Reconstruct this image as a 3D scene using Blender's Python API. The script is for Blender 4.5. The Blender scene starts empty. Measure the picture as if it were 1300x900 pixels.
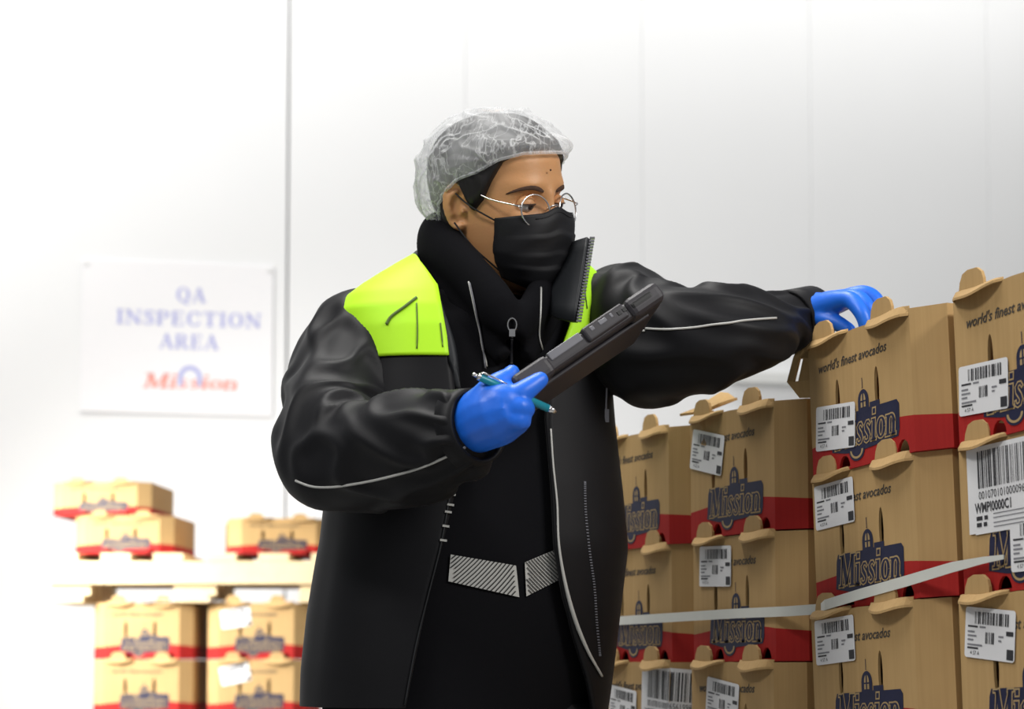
import bpy, bmesh, math, random
import numpy as np
from mathutils import Vector, Matrix, Euler
from math import sin, cos, tan, pi, radians, exp, sqrt, atan2

# ------------------------------------------------------------------ camera, world, light, exposure
C = bpy.context.scene.collection
SC = bpy.context.scene
CAM_Z, PITCH, FPX, SHIFT = 0.89, radians(4.0), 2600.0, 0.1601
cam_d = bpy.data.cameras.new('camera'); cam = bpy.data.objects.new('camera', cam_d); C.objects.link(cam)
cam.location = (0, 0, CAM_Z); cam.rotation_euler = (pi/2 + PITCH, 0, 0)
cam_d.sensor_width = 36; cam_d.lens = FPX/1300*36; cam_d.shift_y = SHIFT
cam_d.clip_start = .05; cam_d.clip_end = 60
cam_d.dof.use_dof = True; cam_d.dof.focus_distance = 2.72; cam_d.dof.aperture_fstop = 5.2
SC.camera = cam
SC.view_settings.view_transform = 'Standard'; SC.view_settings.look = 'None'
SC.view_settings.gamma = 1; SC.view_settings.exposure = 0.0; SC.view_settings.use_curve_mapping = False

world = bpy.data.worlds.new('world'); SC.world = world; world.use_nodes = True
bg = world.node_tree.nodes['Background']; bg.inputs[0].default_value = (.93, .96, 1, 1); bg.inputs[1].default_value = .20

def area(name, loc, target, size, energy, col=(1, .98, .95), spread=180, size_y=None):
    d = bpy.data.lights.new(name, 'AREA'); d.energy = energy; d.color = col; d.spread = radians(spread)
    d.shape = 'RECTANGLE'; d.size = size; d.size_y = size_y or size
    o = bpy.data.objects.new(name, d); C.objects.link(o); o.location = loc
    o.rotation_euler = (Vector(target)-Vector(loc)).to_track_quat('-Z', 'Y').to_euler()
    return o
# unseen lights over the worker; added ones bleach the back wall and far load
area('overhead_light', (-.5, 3.2, 4.2), (.0, 2.9, 1), 2.2, 95, size_y=1.0)
area('overhead_light', (-1.7, .9, 3.5), (.3, 2.9, 1.2), 1.2, 52, size_y=.6)
area('overhead_light', (2.3, .9, 2.9), (.4, 2.9, 1.2), 1.2, 72, size_y=.6)  # added light from the right, set low so the near stack shades the rest
area('wall_whitener', (-.3, 7.4, 4.5), (-.55, 8.55, 2.9), 8, 76, size_y=.3)  # added light that whitens the back wall towards its top
area('left_wall_whitener', (-2.9, 5.6, 3.6), (-1.4, 8.3, 2.2), 1.2, 62)  # added light that whitens the left of the back wall
area('far_box_bleach', (-2.4, 5.6, 1.7), (-1.35, 6.95, 1.05), .6, 26, spread=75)  # added light that overexposes the far boxes towards the left

# ------------------------------------------------------------------ helpers
def P(px, py, Y):
    """the world point at depth Y that the photograph shows at pixel (px, py)"""
    u = (px-650)/FPX; v = (450-py)/FPX + SHIFT*1300/FPX
    d = Vector((u, cos(PITCH)-v*sin(PITCH), sin(PITCH)+v*cos(PITCH)))
    return Vector((0, 0, CAM_Z)) + d*(Y/d.y)
def pix(p):
    q = Vector(p)-Vector((0, 0, CAM_Z))
    f = q.y*cos(PITCH)+q.z*sin(PITCH); up = -q.y*sin(PITCH)+q.z*cos(PITCH)
    return 650+FPX*q.x/f, 450-FPX*up/f+SHIFT*1300

def nmat(name):
    m = bpy.data.materials.new(name); m.use_nodes = True
    return m, m.node_tree.nodes, m.node_tree.links, m.node_tree.nodes['Principled BSDF']
def pmat(name, col, rough=.6, metal=0, var=.08, scale=40, bump=0, bscale=200, sheen=0, spec=.5, coords='Object', trans=0, alpha=1):
    m, n, l, b = nmat(name)
    b.inputs['Roughness'].default_value = rough; b.inputs['Metallic'].default_value = metal
    b.inputs['Specular IOR Level'].default_value = spec
    if sheen: b.inputs['Sheen Weight'].default_value = sheen; b.inputs['Sheen Roughness'].default_value = .5
    if trans: b.inputs['Transmission Weight'].default_value = trans
    if alpha < 1: b.inputs['Alpha'].default_value = alpha
    tc = n.new('ShaderNodeTexCoord'); no = n.new('ShaderNodeTexNoise'); no.inputs['Scale'].default_value = scale; no.inputs['Detail'].default_value = 3
    l.new(tc.outputs[coords], no.inputs['Vector'])
    mx = n.new('ShaderNodeMix'); mx.data_type = 'RGBA'
    mx.inputs['A'].default_value = (*[c*(1-var) for c in col], 1); mx.inputs['B'].default_value = (*[min(1, c*(1+var)) for c in col], 1)
    l.new(no.outputs['Fac'], mx.inputs['Factor']); l.new(mx.outputs['Result'], b.inputs['Base Color'])
    if bump:
        n2 = n.new('ShaderNodeTexNoise'); n2.inputs['Scale'].default_value = bscale; n2.inputs['Detail'].default_value = 2
        l.new(tc.outputs[coords], n2.inputs['Vector'])
        bp = n.new('ShaderNodeBump'); bp.inputs['Strength'].default_value = bump; bp.inputs['Distance'].default_value = .002
        l.new(n2.outputs['Fac'], bp.inputs['Height']); l.new(bp.outputs['Normal'], b.inputs['Normal'])
    return m

def mesh(name, v, f, mat=None, parent=None, smooth=False):
    me = bpy.data.meshes.new(name); me.from_pydata([tuple(p) for p in v], [], [tuple(q) for q in f]); me.update()
    return link(name, me, mat, parent, smooth)
def link(name, me, mat=None, parent=None, smooth=False):
    if smooth: me.polygons.foreach_set('use_smooth', [True]*len(me.polygons))
    if mat and not me.materials: me.materials.append(mat)
    o = bpy.data.objects.new(name, me); C.objects.link(o)
    if parent: o.parent = parent
    return o
def tag(o, label=None, cat=None, group=None, kind=None):
    for k, x in (('label', label), ('category', cat), ('group', group), ('kind', kind)):
        if x: o[k] = x
    return o
def empty(name, loc=(0, 0, 0)):
    o = bpy.data.objects.new(name, None); C.objects.link(o); o.location = loc; o.empty_display_size = .05; return o
def copy_tree(o, parent=None):
    c = o.copy(); C.objects.link(c)
    if parent: c.parent = parent
    for k in o.children: copy_tree(k, c)
    return c
class MB:
    """collects simple shapes into one mesh"""
    def __init__(s): s.v = []; s.f = []
    def add(s, v, f):
        o = len(s.v); s.v += [Vector(p) for p in v]; s.f += [tuple(i+o for i in q) for q in f]; return s
    def box(s, a, b, M=None):
        (x0, y0, z0), (x1, y1, z1) = a, b
        v = [Vector(p) for p in ((x0,y0,z0),(x1,y0,z0),(x1,y1,z0),(x0,y1,z0),(x0,y0,z1),(x1,y0,z1),(x1,y1,z1),(x0,y1,z1))]
        if M: v = [M @ p for p in v]
        return s.add(v, [(0,3,2,1),(4,5,6,7),(0,1,5,4),(1,2,6,5),(2,3,7,6),(3,0,4,7)])
    def prism(s, poly, d):
        """polygon (list of points) swept along d"""
        n = len(poly); d = Vector(d)
        v = [Vector(p) for p in poly]+[Vector(p)+d for p in poly]
        return s.add(v, [tuple(range(n))[::-1], tuple(range(n, 2*n))]+[(i, (i+1) % n, n+(i+1) % n, n+i) for i in range(n)])
    def tube(s, pts, r, n=8, cap=True, closed=False):
        v, f = sweep(pts, r, n, cap, closed); return s.add(v, f)
    def obj(s, name, mat=None, parent=None, smooth=False): return mesh(name, s.v, s.f, mat, parent, smooth)

def frames(pts, closed=False):
    """tangent, normal, binormal at each point of a path, without twist"""
    n = len(pts); T = []
    for i in range(n):
        a = pts[(i-1) % n] if closed else pts[max(i-1, 0)]; b = pts[(i+1) % n] if closed else pts[min(i+1, n-1)]
        t = (b-a); T.append(t.normalized() if t.length > 1e-9 else Vector((0, 0, 1)))
    up = Vector((0, 0, 1)) if abs(T[0].z) < .9 else Vector((0, 1, 0))
    N = [(up-T[0]*up.dot(T[0])).normalized()]
    for i in range(1, n):
        q = N[-1]-T[i]*N[-1].dot(T[i]); N.append(q.normalized())
    return T, N, [T[i].cross(N[i]) for i in range(n)]
def spline(pts, k=6, closed=False):
    """Catmull-Rom through points (any dimension)"""
    p = [np.array(q, float) for q in pts]; n = len(p); out = []
    for i in range(n if closed else n-1):
        g = (lambda j: p[j % n]) if closed else (lambda j: p[min(max(j, 0), n-1)])
        a, b, c, d = g(i-1), g(i), g(i+1), g(i+2)
        for t in np.linspace(0, 1, k, endpoint=False):
            out.append(.5*((2*b)+(c-a)*t+(2*a-5*b+4*c-d)*t*t+(3*b-a-3*c+d)*t**3))
    if not closed: out.append(p[-1])
    return out
def sweep(pts, r, n=8, cap=True, closed=False, flat=None, up=None):
    """tube along pts, radius r (number or list); flat=(a,b) gives a ribbon-like section"""
    pts = [Vector(p) for p in pts]; T, N, B = frames(pts, closed)
    m = len(pts); R = r if hasattr(r, '__len__') else [r]*m; v = []; f = []
    for i in range(m):
        nn, bb = N[i], B[i]
        if up is not None:
            u = Vector(up); nn = (u-T[i]*u.dot(T[i])).normalized(); bb = T[i].cross(nn)
        for j in range(n):
            a = 2*pi*(j+.5)/n
            ca, sa = cos(a), sin(a)
            if flat: ca *= flat[0]; sa *= flat[1]
            v.append(pts[i]+(nn*ca+bb*sa)*R[i])
    for i in range(m if closed else m-1):
        for j in range(n):
            a, b = i*n+j, i*n+(j+1) % n; c, d = ((i+1) % m)*n+(j+1) % n, ((i+1) % m)*n+j
            f.append((a, b, c, d))
    if cap and not closed: f += [tuple(range(n))[::-1], tuple(range((m-1)*n, m*n))]
    return v, f
def loft(rings, cap=True, closed=True):
    """rings of equal length joined to a skin"""
    n = len(rings[0]); v = [p for r in rings for p in r]; f = []
    for i in range(len(rings)-1):
        for j in range(n if closed else n-1):
            f.append((i*n+j, i*n+(j+1) % n, (i+1)*n+(j+1) % n, (i+1)*n+j))
    if cap: f += [tuple(range(n))[::-1], tuple(range((len(rings)-1)*n, len(rings)*n))]
    return v, f
def remesh(o, vox, smooth=0, fac=.5):
    """melt a mesh object of overlapping closed shapes into one skin"""
    m = o.modifiers.new('r', 'REMESH'); m.mode = 'VOXEL'; m.voxel_size = vox; m.use_smooth_shade = True
    if smooth:
        s = o.modifiers.new('s', 'SMOOTH'); s.iterations = smooth; s.factor = fac
    bake(o)
def bake(o):
    dg = bpy.context.evaluated_depsgraph_get(); dg.update()
    me = bpy.data.meshes.new_from_object(o.evaluated_get(dg)); old = o.data; mats = list(old.materials)
    o.modifiers.clear(); o.data = me
    if not me.materials:
        for x in mats: me.materials.append(x)
def solid(o, t, off=0):
    m = o.modifiers.new('t', 'SOLIDIFY'); m.thickness = t; m.offset = off; bake(o)
def subsurf(o, n=1):
    m = o.modifiers.new('u', 'SUBSURF'); m.levels = n; m.render_levels = n; bake(o)
def bevel(o, w, n=2):
    m = o.modifiers.new('b', 'BEVEL'); m.width = w; m.segments = n; m.limit_method = 'ANGLE'; bake(o)

# ------------------------------------------------------------------ lettering built from pen strokes (a serif alphabet)
def arc(cx, cy, rx, ry, a0, a1, lo, hi, n=18):
    out = []
    for i in range(n+1):
        a = radians(a0+(a1-a0)*i/n)
        out.append((cx+rx*cos(a), cy+ry*sin(a), lo+(hi-lo)*abs(cos(a))**1.3))
    return out
TH, TN, SE = .17, .055, .05
def ln(x0, y0, x1, y1, w): return [(x0, y0, w), (x1, y1, w)]
def sf(x, y, w=.3): return [(x-w/2, y, SE), (x+w/2, y, SE)]
B0, T0 = SE/2, 1-SE/2
GLYPH = {
 'I': (.4, [ln(.2, 0, .2, 1, TH), sf(.2, B0, .36), sf(.2, T0, .36)]),
 'N': (.86, [ln(.14, 0, .14, 1, TN), ln(.14, .95, .72, .05, TH), ln(.72, 0, .72, 1, TN), sf(.14, B0), sf(.12, T0, .26), sf(.72, T0)]),
 'A': (.84, [ln(.12, 0, .42, 1, TN), ln(.42, 1, .7, 0, TH), ln(.22, .33, .6, .33, TN), sf(.12, B0, .26), sf(.7, B0, .32)]),
 'E': (.72, [ln(.16, 0, .16, 1, TH), ln(.05, B0, .62, B0, SE), ln(.05, T0, .6, T0, SE), ln(.2, .52, .46, .52, TN), ln(.6, 0, .64, .26, TN), ln(.59, 1, .6, .78, TN), ln(.46, .4, .46, .64, TN)]),
 'P': (.72, [ln(.16, 0, .16, 1, TH), sf(.16, B0, .36), ln(.05, T0, .36, T0, SE), arc(.36, .74, .23, .23, 90, -90, SE, TH), ln(.2, .5, .36, .5, TN)]),
 'R': (.82, [ln(.16, 0, .16, 1, TH), sf(.16, B0, .36), ln(.05, T0, .36, T0, SE), arc(.36, .75, .22, .22, 90, -90, SE, TH), ln(.2, .52, .36, .52, TN), ln(.38, .52, .68, 0, TH), sf(.7, B0, .24)]),
 'C': (.8, [arc(.42, .5, .3, .47, 45, 315, TN, TH, 26), ln(.66, .68, .66, .98, TN), ln(.66, .08, .68, .3, TN)]),
 'O': (.86, [arc(.43, .5, .31, .47, 0, 360, TN, TH, 30)]),
 'Q': (.86, [arc(.43, .5, .31, .47, 0, 360, TN, TH, 30), [(.4, .1, .06), (.55, -.08, .12), (.78, -.16, .05)]]),
 'S': (.62, [[(.52, .8, .06), (.42, .94, .07), (.28, .96, .08), (.15, .86, .13), (.15, .7, .16), (.3, .55, .18), (.45, .42, .18), (.5, .26, .15), (.42, .08, .1), (.26, .03, .07), (.12, .1, .06), (.09, .24, .06)], ln(.52, .7, .52, 1, TN), ln(.08, .02, .08, .3, TN)]),
 'T': (.78, [ln(.38, 0, .38, 1, TH), sf(.38, B0, .36), ln(.05, T0, .71, T0, SE), ln(.06, 1, .04, .74, TN), ln(.7, 1, .72, .74, TN)]),
 'M': (1.08, [ln(.16, 0, .2, 1, .09), ln(.2, 1, .52, .06, .2), ln(.52, .06, .86, 1, .09), ln(.86, 1, .88, 0, .2), sf(.16, B0, .3), sf(.88, B0, .34), sf(.16, T0, .3), sf(.9, T0, .3)]),
 'i': (.36, [ln(.18, 0, .18, .66, TH), sf(.18, B0, .32), sf(.14, .66-SE/2, .2), [(.18, .82, .17), (.18, .98, .17)]]),
 's': (.5, [[(.4, .54, .05), (.32, .63, .07), (.2, .62, .09), (.12, .53, .12), (.16, .42, .14), (.3, .29, .14), (.37, .18, .13), (.32, .06, .09), (.2, .02, .07), (.1, .06, .06), (.08, .15, .05)]]),
 'o': (.6, [arc(.3, .33, .2, .29, 0, 360, TN, TH, 24)]),
 'n': (.68, [ln(.16, 0, .16, .64, TH), arc(.34, .42, .17, .2, 170, 0, .06, .15, 12), ln(.51, .44, .51, 0, TH), sf(.16, B0, .3), sf(.51, B0, .3), sf(.12, .64-SE/2, .2)]),
}
def lettering(text, h, grow=0, slant=0, gap=.04, x0=0, y0=0, space=.4, xs=1):
    """2-D quads of a line of text; returns verts, faces, width"""
    v, f, x = [], [], 0
    for ch in text:
        if ch == ' ': x += space; continue
        w, strokes = GLYPH[ch]
        for st in strokes:
            o = len(v); n = len(st)
            for i, (a, b, t) in enumerate(st):
                p, q = st[max(i-1, 0)], st[min(i+1, n-1)]
                dx, dy = q[0]-p[0], q[1]-p[1]; L = math.hypot(dx, dy) or 1; dx, dy = dx/L, dy/L
                t = t/2+grow
                e = -grow if i == 0 else (grow if i == n-1 else 0)
                for s in (1, -1):
                    X, Y = a-dy*t*s+dx*e, b+dx*t*s+dy*e
                    v.append(((x+X+slant*Y)*h*xs+x0, Y*h+y0))
            f += [(o+2*i, o+2*i+1, o+2*i+3, o+2*i+2) for i in range(n-1)]
        x += w+gap
    return v, f, (x-gap)*h*xs
_tc = {}
def plain_text(text, h, sx=1, slant=0, weight=0):
    """2-D mesh of a line in the built-in typeface; returns verts, faces, width"""
    key = (text, h, sx, slant, weight)
    if key not in _tc:
        c = bpy.data.curves.new('line', 'FONT'); c.body = text; c.size = h*1.37; c.shear = slant; c.offset = weight; c.resolution_u = 2
        o = bpy.data.objects.new('line', c); C.objects.link(o)
        dg = bpy.context.evaluated_depsgraph_get(); dg.update()
        me = bpy.data.meshes.new_from_object(o.evaluated_get(dg))
        v = [(p.co.x*sx, p.co.y) for p in me.vertices]; f = [tuple(q.vertices) for q in me.polygons]
        bpy.data.objects.remove(o); bpy.data.curves.remove(c); bpy.data.meshes.remove(me)
        _tc[key] = (v, f, max([p[0] for p in v] or [0]))
    return _tc[key]
# ------------------------------------------------------------------ materials of the place
M = {}
M['wall'] = pmat('white wall panel', (.80, .81, .82), .45, var=.015, scale=3)
M['joint'] = pmat('grey joint', (.30, .31, .33), .7)
M['floor'] = pmat('grey concrete', (.34, .34, .33), .6, var=.15, scale=6)
M['rail'] = pmat('white painted rail', (.72, .73, .72), .4)
M['wood'] = pmat('pale pallet wood', (.72, .57, .34), .8, var=.18, scale=14, bump=.3, bscale=60)
M['navy'] = pmat('navy print', (.010, .012, .045), .6, var=.25, scale=90)
M['tan'] = pmat('bare board in print', (.40, .28, .13), .8)
M['white'] = pmat('label paper', (.78, .78, .79), .5, var=.02)
M['ink'] = pmat('black print', (.03, .03, .035), .6)
M['greyink'] = pmat('grey print', (.22, .22, .24), .6)
M['slogan'] = pmat('brown grey print', (.06, .05, .04), .7)
M['strap'] = pmat('white strap', (.66, .67, .62), .35, var=.05)
M['sign_blue'] = pmat('blue sign letters', (.42, .44, .74), .5)  # print lightened in part to hold the white veil over the sign
M['sign_red'] = pmat('red sign letters', (.88, .36, .30), .5)  # red lightened likewise, some of the veil put into its colour
M['sign'] = pmat('sign sheet', (.83, .83, .85), .4, var=.01)

def cardboard(name, band):
    m, n, l, b = nmat(name); b.inputs['Roughness'].default_value = .75; b.inputs['Specular IOR Level'].default_value = .25
    tc = n.new('ShaderNodeTexCoord'); mp = n.new('ShaderNodeMapping'); mp.inputs['Scale'].default_value = (160, 160, 4)
    no = n.new('ShaderNodeTexNoise'); no.inputs['Scale'].default_value = 1; l.new(tc.outputs['Object'], mp.inputs[0]); l.new(mp.outputs[0], no.inputs['Vector'])
    n2 = n.new('ShaderNodeTexNoise'); n2.inputs['Scale'].default_value = 9; n2.inputs['Detail'].default_value = 3; l.new(tc.outputs['Object'], n2.inputs['Vector'])
    ad = n.new('ShaderNodeMath'); ad.operation = 'ADD'; l.new(no.outputs['Fac'], ad.inputs[0]); l.new(n2.outputs['Fac'], ad.inputs[1])
    mr = n.new('ShaderNodeMapRange'); mr.inputs['From Min'].default_value = .6; mr.inputs['From Max'].default_value = 1.4; l.new(ad.outputs[0], mr.inputs[0])
    mx = n.new('ShaderNodeMix'); mx.data_type = 'RGBA'; mx.inputs['A'].default_value = (.43, .275, .115, 1); mx.inputs['B'].default_value = (.52, .34, .15, 1)
    l.new(mr.outputs[0], mx.inputs['Factor']); out = mx.outputs['Result']
    if band:
        sp = n.new('ShaderNodeSeparateXYZ'); l.new(tc.outputs['Object'], sp.inputs[0])
        # the printed red wave: higher under the middle of the front panel
        w = n.new('ShaderNodeMath'); w.operation = 'MULTIPLY_ADD'; w.inputs[1].default_value = 14; w.inputs[2].default_value = -.6; l.new(sp.outputs['X'], w.inputs[0])
        s = n.new('ShaderNodeMath'); s.operation = 'SINE'; l.new(w.outputs[0], s.inputs[0])
        h = n.new('ShaderNodeMath'); h.operation = 'MULTIPLY_ADD'; h.inputs[1].default_value = .007; h.inputs[2].default_value = band; l.new(s.outputs[0], h.inputs[0])
        lt = n.new('ShaderNodeMath'); lt.operation = 'LESS_THAN'; l.new(sp.outputs['Z'], lt.inputs[0]); l.new(h.outputs[0], lt.inputs[1])
        m2 = n.new('ShaderNodeMix'); m2.data_type = 'RGBA'; l.new(lt.outputs[0], m2.inputs['Factor']); l.new(out, m2.inputs['A'])
        m3 = n.new('ShaderNodeMix'); m3.data_type = 'RGBA'; m3.inputs['A'].default_value = (.33, .012, .012, 1); m3.inputs['B'].default_value = (.42, .02, .016, 1)
        l.new(mr.outputs[0], m3.inputs['Factor']); l.new(m3.outputs['Result'], m2.inputs['B']); out = m2.outputs['Result']
    l.new(out, b.inputs['Base Color'])
    bp = n.new('ShaderNodeBump'); bp.inputs['Strength'].default_value = .15; bp.inputs['Distance'].default_value = .001
    l.new(no.outputs['Fac'], bp.inputs['Height']); l.new(bp.outputs['Normal'], b.inputs['Normal'])
    return m
M['card'] = cardboard('cardboard with red band', .046)
M['cardplain'] = cardboard('plain cardboard', 0)

# ------------------------------------------------------------------ the room
WY, WYAW = 8.65, radians(12.0)
WD = Vector((cos(WYAW), sin(WYAW), 0)); WN = Vector((sin(WYAW), -cos(WYAW), 0))
def onwall(px):
    r = (px-650)/FPX                       # X = r*Y on the wall Y = WY + X*tan(yaw), good enough for the seams
    Y = WY/(1-r*tan(WYAW)); return Vector((r*Y, Y, 0))
wall = mesh('wall_back', *MB().box((-6, .07, 0), (6, .2, 4.9)).__dict__.values(), M['joint'])
wall.location = (0, WY, 0); wall.rotation_euler = (0, 0, WYAW); tag(wall, kind='structure')
def s_of(px): return (onwall(px)-Vector((0, WY, 0))).dot(WD)
seams = [-6, s_of(-530), s_of(-84), s_of(362), s_of(590), s_of(818), s_of(1035), s_of(1264), s_of(1490), 4.2, 6]
for i in range(len(seams)-1):
    g0 = .0045 if i == 3 else .0006; g1 = .0045 if i == 2 else .0006
    p = MB().box((seams[i]+g0, 0, 0), (seams[i+1]-g1, .066, 4.9)).obj('panel', M['wall'], wall); bevel(p, .002, 1)
floor = MB().box((-7, -1.5, -.1), (7, 10.5, 0)).obj('floor', M['floor']); tag(floor, kind='structure')
rail = MB().box((s_of(925), -.05, 0), (4.6, 0, .055)).obj('trim_1', M['rail']); bevel(rail, .008)
zr = P(968, 489, onwall(968).y).z
rail.location = (0, WY, zr); rail.rotation_euler = (0, 0, WYAW); tag(rail, kind='structure')

# ------------------------------------------------------------------ flat printing helpers (thin sheets that lie on a surface)
class Sheet:
    """2-D artwork in metres, laid on a box front by lay()"""
    def __init__(s): s.v, s.f = [], []
    def add(s, v, f, d=0):
        o = len(s.v); s.v += [(p[0], p[1], d) for p in v]; s.f += [tuple(i+o for i in q) for q in f]; return s
    def rect(s, x0, y0, x1, y1, d=0): return s.add([(x0, y0), (x1, y0), (x1, y1), (x0, y1)], [(0, 1, 2, 3)], d)
    def poly(s, pts, d=0): return s.add(pts, [tuple(range(len(pts)))], d)
def rounded(w, h, r, n=4, x0=0, y0=0):
    out = []
    for cx, cy, a in ((w-r, r, -90), (w-r, h-r, 0), (r, h-r, 90), (r, r, 180)):
        out += [(x0+cx+r*cos(radians(a+90*i/n)), y0+cy+r*sin(radians(a+90*i/n))) for i in range(n+1)]
    return out
PANEL, CHAM, CX, CY, BW, BD, BH = .25, .05, .041, .029, .332, .40, .1882
def fold(x):
    """where distance x along the printed front lies: flat panel, then the corner facet"""
    if x <= PANEL: return x, 0.
    t = x-PANEL; return PANEL+t*CX/CHAM, t*CY/CHAM
def lay(sheet, name, mat, parent, ox=0, oz=0, rot=0, lift=.0026, split=False):
    c, s_ = cos(rot), sin(rot); v = []
    for i, (x, y, d) in enumerate(sheet.v):
        d += 2e-5*(i//20 % 6)
        X, Z = ox+x*c-y*s_, oz+x*s_+y*c; fx, fy = fold(X)
        v.append((fx, fy-lift-d, Z))
    return mesh(name, v, sheet.f, mat, parent)

# the printed mark on a box front: navy plate with a domed tower, outlined italic word
def dome(cx, y, w, h, grow=0):
    pts = [(cx-w/2-grow, y), (cx+w/2+grow, y), (cx+w/2+grow, y+h*.45)]
    pts += [(cx+(w/2+grow)*cos(a), y+h*.45+(h*.42+grow)*sin(a)) for a in np.linspace(0.05, pi-.05, 11)]
    pts += [(cx-w/2-grow, y+h*.45)]
    return pts
def logo_sheets():
    plate, tan_, blue = Sheet(), Sheet(), Sheet()
    sl = .12
    out = [(-.004, .002), (.03, -.004), (.06, -.006), (.158, .0), (.162, .01), (.163, .043), (.158, .049), (.118, .049), (.118, .056), (.094, .056), (.094, .05), (.06, .049), (.004, .049), (.0, .04)]
    plate.poly([(x, y) for x, y in out])
    plate.poly([(.058+.019*cos(a), -.004+.014*sin(a)) for a in np.linspace(-pi, 0, 12)]+[(.077, .02), (.039, .02)], .0001)
    plate.poly(dome(.079, .045, .026, .036), .0001)
    plate.add(*lettering('I', .014, x0=.0765, y0=.078, xs=.5)[:2], .0001)
    v, f, w = lettering('Mission', .043, grow=.045, slant=sl, gap=-.02, y0=.004)
    sx = .15/w
    tan_.add([(x*sx+.004, y) for x, y in v], f, .0003)
    v, f, w = lettering('Mission', .043, grow=-.004, slant=sl, gap=-.02, y0=.004)
    blue.add([(x*sx+.004, y) for x, y in v], f, .0005)
    tan_.add([(.058+r*cos(a), -.003+r*.75*sin(a)) for r in (.012, .016) for a in np.linspace(-pi, 0, 12)], [(i, i+1, 13+i, 12+i) for i in range(11)], .0003)
    tan_.poly(dome(.079, .052, .012, .022), .0003); blue.rect(.0775, .052, .0805, .072, .0005); blue.rect(.072, .059, .086, .061, .0005)
    return plate, tan_, blue
LOGO = logo_sheets()
v, f, w = plain_text("world's finest avocados", .0135, slant=.3, weight=.0003)
SLOGAN = Sheet().add([(x*.172/w, y) for x, y in v], f)

rnd = random.Random(4)
def bars(sh, x0, x1, y0, y1, d=.0002, n=46, lo=.35, hi=1.6):
    ws = [rnd.choice((lo, .6, 1, hi)) for _ in range(n)]; k = (x1-x0)/sum(ws); x = x0
    for i, w_ in enumerate(ws):
        if i % 2 == 0: sh.rect(x, y0, x+w_*k, y1, d)
        x += w_*k
    return sh
def small_label():
    base = Sheet().poly(rounded(.1, .062, .004)); ink = Sheet(); grey = Sheet()
    bars(ink, .02, .09, .042, .057)
    bars(ink, .042, .06, .019, .033, n=16)
    for i, (x, y, w_) in enumerate(((.006, .0375, .02), (.03, .0375, .012), (.006, .031, .014), (.006, .026, .018), (.006, .021, .012), (.006, .015, .03), (.006, .011, .022), (.068, .028, .01), (.068, .023, .006))):
        (ink if i in (0, 6) else grey).rect(x, y, x+w_, y+.0022, .0002)
    ink.add([(x+.012, y+.004) for x, y in plain_text('4 57 A', .005)[0]], plain_text('4 57 A', .005)[1], .0002)
    ink.rect(.085, .0025, .098, .015, .0002); ink.rect(.083, .031, .097, .0365, .0002)
    return base, ink, grey
def big_label(code, code2):
    base = Sheet(); ink = Sheet(); grey = Sheet()
    for i in range(12): base.rect(.0125*i, .0015 if i in (0, 11) else 0, .0125*(i+1), .1065 if i in (0, 11) else .108)
    bars(ink, .022, .138, .056, .102, n=70)
    t = plain_text(code, .0105, sx=.62); k = .116/t[2]; ink.add([(x*k+.022, y+.0425) for x, y in t[0]], t[1], .0002)
    t = plain_text(code2, .0125, sx=.75, weight=.0004); ink.add([(x+.014, y+.0265) for x, y in t[0]], t[1], .0002)
    for x, y, w_ in ((.016, .017, .012), (.032, .017, .007), (.016, .009, .010), (.03, .009, .007)): ink.rect(x, y, x+w_, y+.005, .0002)
    for y in (.022, .017, .011, .006): grey.rect(.05, y, .13-.3*y, y+.0012, .0002)
    return base, ink, grey
def label_on(box, art, x, z, deg=0, name='shipping_label'):
    b = lay(art[0], name, M['white'], box, x, z, radians(deg), .0040)
    both = Sheet(); both.v = art[1].v+art[2].v; k = len(art[1].v); both.f = art[1].f+[tuple(i+k for i in q) for q in art[2].f]
    p = lay(both, 'label_print', M['ink'], b, x, z, radians(deg), .0042); p.data.materials.append(M['greyink'])
    for i in range(len(art[1].f), len(both.f)): p.data.polygons[i].material_index = 1
    return b
SMALL = small_label()
BIG1 = big_label('0010701010000965519', 'WMPI0000C1')
BIG2 = big_label('00107810100096561998', 'WMPI0000C7')

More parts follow.
